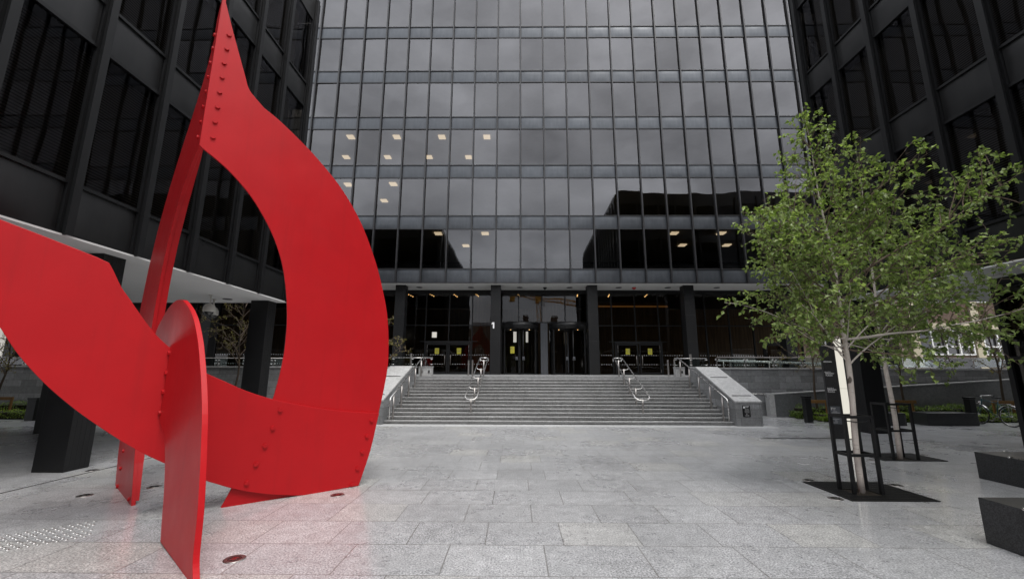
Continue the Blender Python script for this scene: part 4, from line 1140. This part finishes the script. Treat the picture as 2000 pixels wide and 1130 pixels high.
print('LEAVES', nl1, nl2)
RING = [(-0.005,7.123),(0.001,7.108),(0.007,7.094),(0.026,7.037),(0.065,6.918),(0.117,6.756),(0.178,6.57),(0.251,6.359),(0.333,6.123),(0.415,5.888),(0.423,5.859),(0.432,5.831),(0.444,5.802),(0.459,5.775),(0.478,5.747),(0.508,5.712),(0.557,5.665),(0.617,5.612),(0.677,5.558),(0.743,5.524),(0.81,5.49),(0.88,5.45),(0.957,5.4),(1.037,5.345),(1.116,5.289),(1.193,5.234),(1.269,5.179),(1.343,5.123),(1.414,5.066),(1.482,5.007),(1.552,4.945),(1.626,4.878),(1.701,4.808),(1.772,4.739),(1.835,4.672),(1.894,4.605),(1.95,4.537),(2.003,4.469),(2.054,4.401),(2.106,4.326),(2.162,4.239),(2.22,4.147),(2.27,4.061),(2.309,3.988),(2.341,3.921),(2.371,3.858),(2.397,3.802),(2.421,3.75),(2.449,3.686),(2.485,3.602),(2.525,3.506),(2.564,3.405),(2.6,3.302),(2.635,3.194),(2.669,3.082),(2.704,2.962),(2.739,2.838),(2.768,2.715),(2.791,2.596),(2.808,2.478),(2.822,2.366),(2.832,2.259),(2.839,2.156),(2.844,2.061),(2.848,1.977),(2.851,1.901),(2.85,1.824),(2.846,1.745),(2.839,1.665),(2.829,1.581),(2.817,1.489),(2.802,1.392),(2.787,1.298),(2.774,1.222),(2.76,1.149),(2.74,1.043),(2.712,0.879),(2.677,0.682),(2.638,0.491),(2.592,0.323),(2.541,0.161),(2.49,-0.001),(2.156,-0.004),(1.822,-0.007),(1.512,-0.008),(1.242,-0.007),(0.996,-0.004),(0.75,-0.001),(0.778,0.064),(0.807,0.129),(0.843,0.219),(0.895,0.355),(0.955,0.517),(1.01,0.666),(1.054,0.788),(1.092,0.898),(1.126,1.004),(1.158,1.114),(1.185,1.222),(1.207,1.313),(1.221,1.379),(1.228,1.429),(1.236,1.48),(1.245,1.533),(1.253,1.587),(1.262,1.653),(1.272,1.741),(1.281,1.841),(1.288,1.932),(1.291,2.002),(1.291,2.063),(1.291,2.128),(1.29,2.203),(1.289,2.282),(1.286,2.359),(1.281,2.431),(1.275,2.501),(1.267,2.573),(1.258,2.649),(1.247,2.727),(1.234,2.809),(1.219,2.896),(1.201,2.986),(1.182,3.074),(1.161,3.158),(1.137,3.241),(1.111,3.323),(1.081,3.406),(1.048,3.487),(1.014,3.565),(0.981,3.634),(0.946,3.699),(0.907,3.768),(0.86,3.847),(0.808,3.929),(0.758,4.004),(0.714,4.066),(0.673,4.119),(0.632,4.17),(0.59,4.217),(0.548,4.261),(0.502,4.307),(0.45,4.358),(0.395,4.41),(0.339,4.458),(0.284,4.5),(0.229,4.539),(0.175,4.575),(0.12,4.611),(0.066,4.645),(0.025,4.672),(0.005,4.688),(-0.003,4.696),(-0.011,4.705),(-0.005,7.123)]
ARM = [(2.727,1.045),(2.61,1.055),(2.493,1.066),(2.37,1.079),(2.235,1.096),(2.094,1.116),(1.956,1.138),(1.826,1.163),(1.698,1.19),(1.572,1.219),(1.444,1.249),(1.316,1.281),(1.195,1.315),(1.08,1.353),(0.971,1.393),(0.871,1.434),(0.784,1.474),(0.705,1.515),(0.627,1.556),(0.545,1.596),(0.463,1.636),(0.387,1.677),(0.319,1.719),(0.257,1.763),(0.193,1.812),(0.123,1.87),(0.052,1.932),(-0.011,1.989),(-0.058,2.033),(-0.097,2.071),(-0.138,2.116),(-0.185,2.173),(-0.234,2.237),(-0.283,2.304),(-0.333,2.376),(-0.384,2.451),(-0.429,2.519),(-0.466,2.572),(-0.499,2.617),(-0.53,2.666),(-0.563,2.728),(-0.595,2.794),(-0.623,2.85),(-0.643,2.886),(-0.658,2.912),(-0.673,2.937),(-0.72,2.957),(-0.766,2.978),(-0.832,3.004),(-0.927,3.04),(-1.041,3.081),(-1.163,3.125),(-1.296,3.171),(-1.438,3.22),(-1.565,3.264),(-1.666,3.3),(-1.752,3.332),(-1.839,3.364),(-1.816,3.277),(-1.793,3.189),(-1.767,3.097),(-1.737,2.997),(-1.705,2.892),(-1.672,2.789),(-1.638,2.689),(-1.603,2.591),(-1.57,2.502),(-1.539,2.427),(-1.51,2.361),(-1.481,2.299),(-1.454,2.244),(-1.427,2.194),(-1.394,2.136),(-1.351,2.061),(-1.302,1.978),(-1.254,1.901),(-1.21,1.836),(-1.167,1.776),(-1.119,1.714),(-1.065,1.646),(-1.008,1.577),(-0.945,1.505),(-0.875,1.43),(-0.8,1.353),(-0.728,1.282),(-0.663,1.221),(-0.602,1.166),(-0.536,1.108),(-0.462,1.044),(-0.385,0.979),(-0.308,0.916),(-0.234,0.858),(-0.161,0.803),(-0.089,0.752),(-0.018,0.704),(0.051,0.66),(0.12,0.617),(0.188,0.575),(0.255,0.534),(0.324,0.492),(0.398,0.447),(0.474,0.403),(0.542,0.364),(0.597,0.336),(0.646,0.314),(0.693,0.293),(0.738,0.271),(0.783,0.25),(0.839,0.226),(0.913,0.197),(0.998,0.165),(1.084,0.136),(1.166,0.112),(1.249,0.09),(1.333,0.07),(1.424,0.049),(1.516,0.03),(1.593,0.015),(1.645,0.006),(1.682,0.002),(1.719,-0.003),(1.796,-0.003),(1.872,-0.003),(1.955,-0.002),(2.049,-0.0),(2.15,0.002),(2.244,0.004),(2.326,0.005),(2.402,0.005),(2.478,0.006),(2.529,0.168),(2.58,0.329),(2.626,0.497),(2.663,0.675),(2.695,0.86),(2.727,1.045)]
FIN = [(0.067,1.117),(0.013,1.168),(-0.04,1.218),(-0.125,1.284),(-0.262,1.373),(-0.431,1.477),(-0.594,1.585),(-0.755,1.698),(-0.91,1.815),(-1.02,1.928),(-1.065,2.037),(-1.065,2.142),(-1.03,2.231),(-0.954,2.297),(-0.845,2.348),(-0.737,2.393),(-0.641,2.437),(-0.547,2.475),(-0.454,2.506),(-0.361,2.529),(-0.27,2.544),(-0.187,2.556),(-0.12,2.564),(-0.061,2.568),(0.004,2.569),(0.086,2.565),(0.174,2.557),(0.248,2.549),(0.293,2.544),(0.325,2.538),(0.372,2.525),(0.45,2.501),(0.543,2.469),(0.631,2.437),(0.708,2.406),(0.78,2.375),(0.85,2.341),(0.919,2.305),(0.986,2.267),(1.047,2.228),(1.101,2.189),(1.149,2.15),(1.197,2.11),(1.245,2.071),(1.293,2.031),(1.341,1.987),(1.387,1.939),(1.433,1.885),(1.485,1.823),(1.548,1.747),(1.616,1.662),(1.681,1.574),(1.741,1.484),(1.798,1.392),(1.848,1.302),(1.888,1.213),(1.921,1.126),(1.95,1.045),(1.976,0.978),(1.999,0.916),(2.023,0.844),(2.053,0.747),(2.085,0.638),(2.11,0.541),(2.124,0.466),(2.13,0.402),(2.136,0.344),(2.142,0.289),(2.146,0.239),(2.153,0.196),(2.162,0.163),(2.172,0.136),(2.188,0.106),(2.212,0.069),(2.242,0.028),(2.271,-0.012),(0.978,0.017),(0.958,0.069),(0.937,0.12),(0.915,0.18),(0.892,0.251),(0.868,0.329),(0.835,0.415),(0.791,0.513),(0.737,0.618),(0.677,0.717),(0.606,0.81),(0.527,0.897),(0.454,0.964),(0.393,0.999),(0.338,1.014),(0.279,1.031),(0.211,1.058),(0.139,1.088),(0.067,1.117)]
BLADE = [(-0.031,7.147),(-0.088,7.037),(-0.145,6.928),(-0.186,6.815),(-0.197,6.694),(-0.193,6.57),(-0.199,6.456),(-0.225,6.358),(-0.261,6.269),(-0.307,6.181),(-0.362,6.092),(-0.426,6.004),(-0.496,5.919),(-0.571,5.836),(-0.652,5.756),(-0.733,5.679),(-0.808,5.61),(-0.883,5.543),(-0.974,5.463),(-1.093,5.359),(-1.229,5.242),(-1.361,5.124),(-1.484,5.01),(-1.605,4.894),(-1.721,4.775),(-1.836,4.649),(-1.946,4.519),(-2.046,4.395),(-2.131,4.28),(-2.205,4.17),(-2.272,4.063),(-2.334,3.957),(-2.388,3.854),(-2.437,3.756),(-2.477,3.671),(-2.511,3.592),(-2.546,3.498),(-2.587,3.379),(-2.628,3.246),(-2.666,3.105),(-2.698,2.966),(-2.725,2.819),(-2.747,2.648),(-2.764,2.44),(-2.775,2.207),(-2.776,1.972),(-2.765,1.738),(-2.744,1.502),(-2.713,1.27),(-2.669,1.036),(-2.616,0.806),(-2.564,0.612),(-2.519,0.473),(-2.477,0.369),(-2.432,0.273),(-2.383,0.178),(-2.332,0.091),(-2.281,0.004),(-2.057,-0.001),(-1.833,-0.006),(-1.596,-0.009),(-1.339,-0.01),(-1.069,-0.01),(-0.8,-0.01),(-0.832,0.044),(-0.864,0.098),(-0.911,0.182),(-0.986,0.313),(-1.075,0.473),(-1.154,0.639),(-1.213,0.803),(-1.261,0.974),(-1.302,1.154),(-1.337,1.35),(-1.366,1.555),(-1.388,1.755),(-1.403,1.943),(-1.412,2.125),(-1.415,2.303),(-1.413,2.48),(-1.406,2.653),(-1.392,2.821),(-1.372,2.984),(-1.346,3.141),(-1.314,3.288),(-1.278,3.422),(-1.237,3.547),(-1.188,3.669),(-1.124,3.798),(-1.052,3.925),(-0.987,4.03),(-0.943,4.097),(-0.907,4.142),(-0.857,4.195),(-0.779,4.272),(-0.687,4.358),(-0.597,4.435),(-0.515,4.496),(-0.435,4.548),(-0.352,4.597),(-0.265,4.644),(-0.175,4.689),(-0.085,4.733),(-0.076,5.101),(-0.067,5.469),(-0.058,5.856),(-0.049,6.274),(-0.04,6.71),(-0.031,7.147)]
RINGB= [(0.132, 6.503), (0.129, 6.271), (0.124, 6.034), (0.125, 5.806), (0.121, 5.567), (0.123, 5.334), (0.119, 5.103), (0.121, 4.869)]
BLADEB= [(-0.153, 6.518), (-0.132, 6.281), (-0.155, 6.057), (-0.159, 5.826), (-0.164, 5.598), (-0.175, 5.36), (-0.191, 5.135), (-0.221, 4.913), (-2.029, 0.523), (-2.021, 0.28), (-2.027, 0.032), (-0.99, 0.051)]
ARMB= [(1.303, 1.165), (1.235, 0.932), (1.163, 0.709), (1.081, 0.488), (0.998, 0.268), (2.611, 0.941), (2.555, 0.71), (2.498, 0.484), (2.44, 0.256), (2.369, 0.039)]
FINB= [(0.034, 1.905), (0.033, 1.667), (0.024, 1.442), (0.06, 1.202)]
# ------------------------------------------------------------------ red sculpture
def sculpture():
    P = (-4.2973, 5.2563); dA = (.76621, .64259); dB = (.75389, -.657)
    nA = (-dA[1], dA[0]); nB = (.657, .75389)
    t = thing('steel_sculpture', 'monumental red painted steel sculpture of bolted curved plates in the plaza', 'sculpture', (P[0], P[1], 0))
    m = MB(); m.prism(RING, P, dA, nA, 0, .03); m.build('ring_plate', M['red'], t, .003)
    m = MB(); m.prism(ARM, P, dA, nA, -.048, -.002); m.build('crescent_plate', M['red'], t, .005)
    m = MB(); m.prism(FIN, P, dB, nB, 0, .05); m.build('front_fin', M['red'], t, .004)
    bl = [(s-.008, z) for s, z in BLADE]
    m = MB(); m.prism(bl, P, dB, nB, 0, .045); m.build('leg_blade', M['red'], t, .003)
    # stiffening rib behind the inner edge of the leg blade
    i0 = min(range(len(bl)), key=lambda i: bl[i][1] + abs(bl[i][0]+1.0)*.8)      # foot corner, inner side
    inner = []
    i = i0
    while True:
        inner.append(bl[i % len(bl)])
        if bl[i % len(bl)][1] > 4.72: break
        i += 1
        if len(inner) > 200: break
    inner = [p for p in inner if p[1] > .0]
    o = Vector((P[0], P[1], 0)); d = Vector((dB[0], dB[1], 0)); n = Vector((nB[0], nB[1], 0))
    m = MB(); vs = []; k = len(inner)
    for j, (s, z) in enumerate(inner):
        f = z/4.72
        w = .03 + .052*min(1, f*5) if f < .8 else .082*math.sqrt(max(0.03, 1-((f-.8)/.2)**2))
        for ds, nn in ((-.012, .046), (-.012, .046+w), (-.042, .046+w), (-.042, .046)):
            q = o + d*(s+ds) + n*nn; vs.append((q.x, q.y, max(0, z)))
    fs = []
    for j in range(k-1):
        for e in range(4): fs.append((4*j+e, 4*j+(e+1) % 4, 4*j+4+(e+1) % 4, 4*j+4+e))
    fs += [(3, 2, 1, 0), (4*k-4, 4*k-3, 4*k-2, 4*k-1)]
    m.add(vs, fs); rb = m.build('stiffening_rib', M['red'], t)
    # bolts
    def bolt(s, z, dd, nn, off, sgn, r=.029):
        dv = Vector((dd[0], dd[1], 0)); nv = Vector((nn[0], nn[1], 0))*sgn; c = o + dv*s + nv*off + Vector((0, 0, z))
        m = MB(); a0 = random.uniform(0, 1)
        for (rr, h0, h1, k) in ((r*1.2, 0, .005, 16), (r, .005, .022, 6)):
            A = [c + (dv*math.cos(a0+2*math.pi*j/k) + Vector((0, 0, 1))*math.sin(a0+2*math.pi*j/k))*rr + nv*h0 for j in range(k)]
            B = [p + nv*(h1-h0) for p in A]
            fl = [tuple(range(k)), tuple(range(2*k-1, k-1, -1))] + [(j, k+j, k+(j+1) % k, (j+1) % k) for j in range(k)]
            if dv.cross(Vector((0, 0, 1))).dot(nv) > 0: fl = [tuple(reversed(f)) for f in fl]
            m.add(A+B, fl)
        m.build('bolt', M['red'], t)
    for s, z in RINGB: bolt(s, z, dA, nA, 0, -1)
    for s, z in BLADEB: bolt(s-.008, z, dB, nB, 0, -1, .025)
    for s, z in ARMB: bolt(s, z, dA, nA, .048, -1)
    for s, z in FINB: bolt(.075, z, dB, nB, 0, -1, .028)
sculpture()

# ------------------------------------------------------------------ bicycle
def bicycle():
    f = Vector((15.72, 15.12, 0)); r = Vector((15.80, 14.22, 0)); u = (f-r).normalized(); v = Vector((-u.y, u.x, 0)); Z = Vector((0, 0, 1)); W = .33
    t = thing('bicycle', 'old teal bicycle with steel mudguards parked beside the far bench', 'bicycle', tuple((f+r)/2))
    P = lambda a, z, s=0: r + u*a + Z*z + v*s
    wb = (f-r).length
    def ring(c, rad, tr, n=32): 
        return [c + (u*math.cos(2*math.pi*k/n) + Z*math.sin(2*math.pi*k/n))*rad for k in range(n+1)]
    for a in (0, wb):
        c = P(a, W)
        m = MB(); m.tube(ring(c, W-.018, 0), .017, 8, False); wh = m.build('wheel', M['rubber'], t)
        m = MB(); m.tube(ring(c, W-.04, 0), .011, 6, False); m.build('rim', M['steel'], wh)
        m = MB()
        for k in range(16):
            an = 2*math.pi*k/16; m.tube([c + v*(.02 if k % 2 else -.02), c + (u*math.cos(an) + Z*math.sin(an))*(W-.045)], .0016, 3, False)
        m.tube([c - v*.05, c + v*.05], .018, 8); m.build('spokes', M['steel'], wh)
        m = MB(); n = 12; a0, a1 = (R(35), R(190)) if a == 0 else (R(10), R(150))
        pts = [c + (u*math.cos(a0+(a1-a0)*k/n) + Z*math.sin(a0+(a1-a0)*k/n))*(W+.025) for k in range(n+1)]
        for p, q in zip(pts, pts[1:]): m.beam(p, q + (q-p)*.12, .05, .006, up=tuple((p-c).normalized()))
        m.build('mudguard', M['steel'], t)
    bb = P(wb*.42, .28); seat = P(wb*.30, .78); hd = P(wb*.80, .80); hb = P(wb*.84, .66)
    m = MB()
    m.tube([bb, seat], .014); m.tube([seat + (bb-seat)*.1, hd], .013); m.tube([bb, hb], .016); m.tube([hd + Z*.04, hb], .018)
    for s in (-.045, .045):
        m.tube([bb + v*s*.6, P(0, W, s)], .009); m.tube([seat + (bb-seat)*.12 + v*s*.4, P(0, W, s)], .008); m.tube([hb + v*s*.7, P(wb, W, s)], .010)
    m.build('frame', M['teal'], t)
    m = MB(); m.tube([seat, P(wb*.275, .88)], .012); m.tube([hd + Z*.03, P(wb*.79, .93)], .012); m.build('posts', M['steel'], t)
    m = MB(); h = P(wb*.79, .93)
    m.tube([h - v*.27 - u*.14 + Z*.02, h - v*.25 - u*.02 + Z*.02, h - v*.12 + u*.05 + Z*.01, h + u*.03, h + v*.12 + u*.05 + Z*.01, h + v*.25 - u*.02 + Z*.02, h + v*.27 - u*.14 + Z*.02], .012, 8); m.build('handlebar', M['steel'], t)
    m = MB()
    for s in (-1, 1): m.tube([h + v*.27*s - u*.05 + Z*.02, h + v*.275*s - u*.17 + Z*.02], .017, 8)
    m.build('grips', M['rubber'], t)
    m = MB(); sd = P(wb*.27, .90); m.lathe(tuple(sd), [(.001, -.02), (.07, -.02), (.085, .005), (.06, .03), (.001, .032)], 14); m.beam(sd + u*.03, sd + u*.17 + Z*.005, .045, .035); m.build('saddle', M['rubber'], t)
    m = MB(); m.tube([bb - v*.06, bb + v*.06], .02, 8)
    m.tube([bb + v*.05, bb + v*.06 + u*.10 - Z*.12], .009, 6); m.tube([bb - v*.05, bb - v*.06 - u*.10 + Z*.12], .009, 6)
    m.tube([bb + v*.05 + u*.10*math.cos(k*.524) + Z*.10*math.sin(k*.524) for k in range(13)], .006, 5, False)
    m.box(0, .001, 0, .001, 0, .001) if False else None
    for s, q in ((1, bb + v*.10 + u*.10 - Z*.12), (-1, bb - v*.10 - u*.10 + Z*.12)): m.beam(q - u*.04, q + u*.04, .08, .02)
    m.build('crankset', M['steel_dull'], t)
    m = MB(); m.tube([bb - v*.03 - u*.03, P(wb*.36, .012, -.16)], .009, 6); m.build('kickstand', M['steel'], t)
    m = MB(); p = P(wb*.86, .72); m.tube([p, p + u*.07], .035, 10); m.build('headlight', M['steel'], t)
    m = MB(); m.beam(P(-.02, .71), P(wb*.22, .71), .12, .012); m.tube([P(0, W, .05), P(-.02, .71, .05)], .006, 5); m.tube([P(0, W, -.05), P(-.02, .71, -.05)], .006, 5); m.build('carrier', M['steel'], t)
    m = MB(); m.beam(P(-W*.85, .62), P(-W*.87, .56), .05, .02, up=(1, 0, 0)); m.build('rear_reflector', M['redplastic'], t)
bicycle()

# ------------------------------------------------------------------ beige building seen past the tower
def beige_building():
    t = thing('beige_building', 'beige and brick building with white framed windows beyond the right block', 'building', (38, 36, 0))
    m = MB(); m.box(30, 52, 34.3, 46, 0, 14); m.build('wall', M['beige'], t)
    m = MB(); m.box(32.9, 52, 34.2, 34.31, 2.2, 3.05); m.box(32.9, 52, 34.2, 34.31, 5.6, 7.2); m.box(32.9, 52, 34.2, 34.31, 9.4, 11); m.build('brick_band', M['brick'], t)
    m = MB(); m.box(31.3, 31.95, 34.0, 34.31, 0, 14); m.build('pilaster', M['cream'], t)
    m = MB(); m.box(36.35, 36.95, 34.05, 34.31, 0, 14); m.box(40.4, 41, 34.05, 34.31, 0, 14); m.build('pilaster', M['cream'], t)
    m = MB(); m.box(32.9, 36.3, 34.1, 34.31, 5.05, 5.58); m.box(37, 40.35, 34.1, 34.31, 5.05, 5.58); m.build('lintel_band', M['cream'], t)
    m = MB(); m.box(31.96, 32.88, 34.1, 34.31, 0, 14); m.box(32.9, 36.3, 34.1, 34.3, 1.5, 2.15); m.build('panel', M['panel_grey'], t)
    for x0, x1 in ((33.0, 36.2), (37.1, 40.3)):
        for z0, z1 in ((3.1, 5.0), (7.3, 9.3)):
            m = MB()
            for x in (x0, x0+(x1-x0)/3, x0+2*(x1-x0)/3, x1): m.box(x-.05, x+.05, 34.12, 34.25, z0, z1)
            for z in (z0, z0+.62, z1): m.box(x0, x1, 34.13, 34.24, z-.045, z+.045)
            w = m.build('window', M['white'], t)
            q = MB(); q.add([(x0, 34.29, z0), (x1, 34.29, z0), (x1, 34.29, z1), (x0, 34.29, z1)], [(0, 1, 2, 3)]); q.build('pane', M['glass_house'], w)
beige_building()

# ------------------------------------------------------------------ street behind the viewer, seen only in reflections
def house(label, x0, x1, hgt, seed):
    rng = random.Random(seed); y = -46
    t = thing('brick_house', label, 'house', ((x0+x1)/2, y, 0), 'brick terrace across the street')
    m = MB(); m.box(x0, x1, y-10, y, 0, hgt); m.build('wall', M['brick'], t)
    m = MB(); m.add([(x0, y, hgt), (x1, y, hgt), (x1, y-10, hgt), (x0, y-10, hgt), (x0, y-5, hgt+1.6), (x1, y-5, hgt+1.6)], [(0, 1, 5, 4), (2, 3, 4, 5), (0, 4, 3), (1, 2, 5)]); rf = m.build('roof', M['slate'], t)
    m = MB(); cx = x1-.9; m.box(cx-.7, cx+.5, y-5.5, y-4.4, hgt, hgt+3.2)
    for k in range(4): m.cyl((cx-.5+k*.28, y-4.9), .1, hgt+3.2, hgt+3.7, 8)
    m.build('chimney', M['brick'], rf)
    for k in range(3):
        for j in range(3):
            x = x0 + (x1-x0)*(j+.5)/3; z = 1.0 + k*3.4
            if k == 0 and j == 1:
                m = MB(); m.box(x-.55, x+.55, y, y+.06, 0, 2.4); m.build('door', M['teal'], t); continue
            m = MB(); m.box(x-.55, x+.55, y+.0, y+.05, z, z+1.9); w = m.build('window', M['white'], t)
            q = MB(); q.add([(x+.48, y+.055, z+.07), (x-.48, y+.055, z+.07), (x-.48, y+.055, z+1.83), (x+.48, y+.055, z+1.83)], [(0, 1, 2, 3)]); q.build('pane', M['glass_house'], w)
hx = -26
for i, (w, h_) in enumerate(((7.5, 11.6), (7, 11.9), (7.6, 11.4), (7.2, 12.0), (7.4, 11.7), (7, 11.5), (7.3, 11.8), (7.2, 11.4), (7.4, 11.6), (7.2, 11.8))):
    house('brown brick terraced house mirrored in the glass, %s of its row' % ('first', 'second', 'third', 'fourth', 'fifth', 'sixth', 'seventh', 'eighth', 'ninth', 'tenth')[i], hx, hx+w-.02, h_, i)
    hx += w
def crane():
    X, Y = 7.2, -74
    t = thing('tower_crane', 'yellow tower crane mirrored in the glass above the revolving doors', 'crane', (X, Y, 0))
    def lattice(mb, p, q, w, n):
        p = Vector(p); q = Vector(q); d = (q-p).normalized(); a = d.cross(Vector((0, 0, 1)) if abs(d.z) < .9 else Vector((0, 1, 0))).normalized(); b = a.cross(d)
        cs = [a*w/2+b*w/2, a*w/2-b*w/2, -a*w/2-b*w/2, -a*w/2+b*w/2]
        for c in cs: mb.beam(p+c, q+c, .16)
        for k in range(n):
            f0, f1 = k/n, (k+1)/n
            for j in range(4):
                mb.beam(p + (q-p)*f0 + cs[j], p + (q-p)*f1 + cs[(j+1) % 4], .10)
        return mb
    m = MB(); lattice(m, (X, Y, 0), (X, Y, 22.5), 1.5, 16); m.build('mast', M['crane'], t)
    m = MB(); lattice(m, (X+1.5, Y, 24), (X+26, Y-6, 21.0), 1.1, 20); m.build('jib', M['crane'], t)
    m = MB(); lattice(m, (X-1.2, Y, 24.3), (X-9, Y+2, 25.4), 1.1, 6); m.box(X-9.5, X-7.8, Y+1, Y+2.6, 22.6, 25); m.build('counter_jib', M['crane'], t)
    m = MB(); m.box(X-1.2, X+1.4, Y-1, Y+1, 22.5, 25.4); m.build('slewing_unit', M['crane'], t)
    m = MB(); m.box(X+.4, X+1.9, Y+1.05, Y+2.3, 21.3, 23); m.build('cab', M['white'], t)
crane()
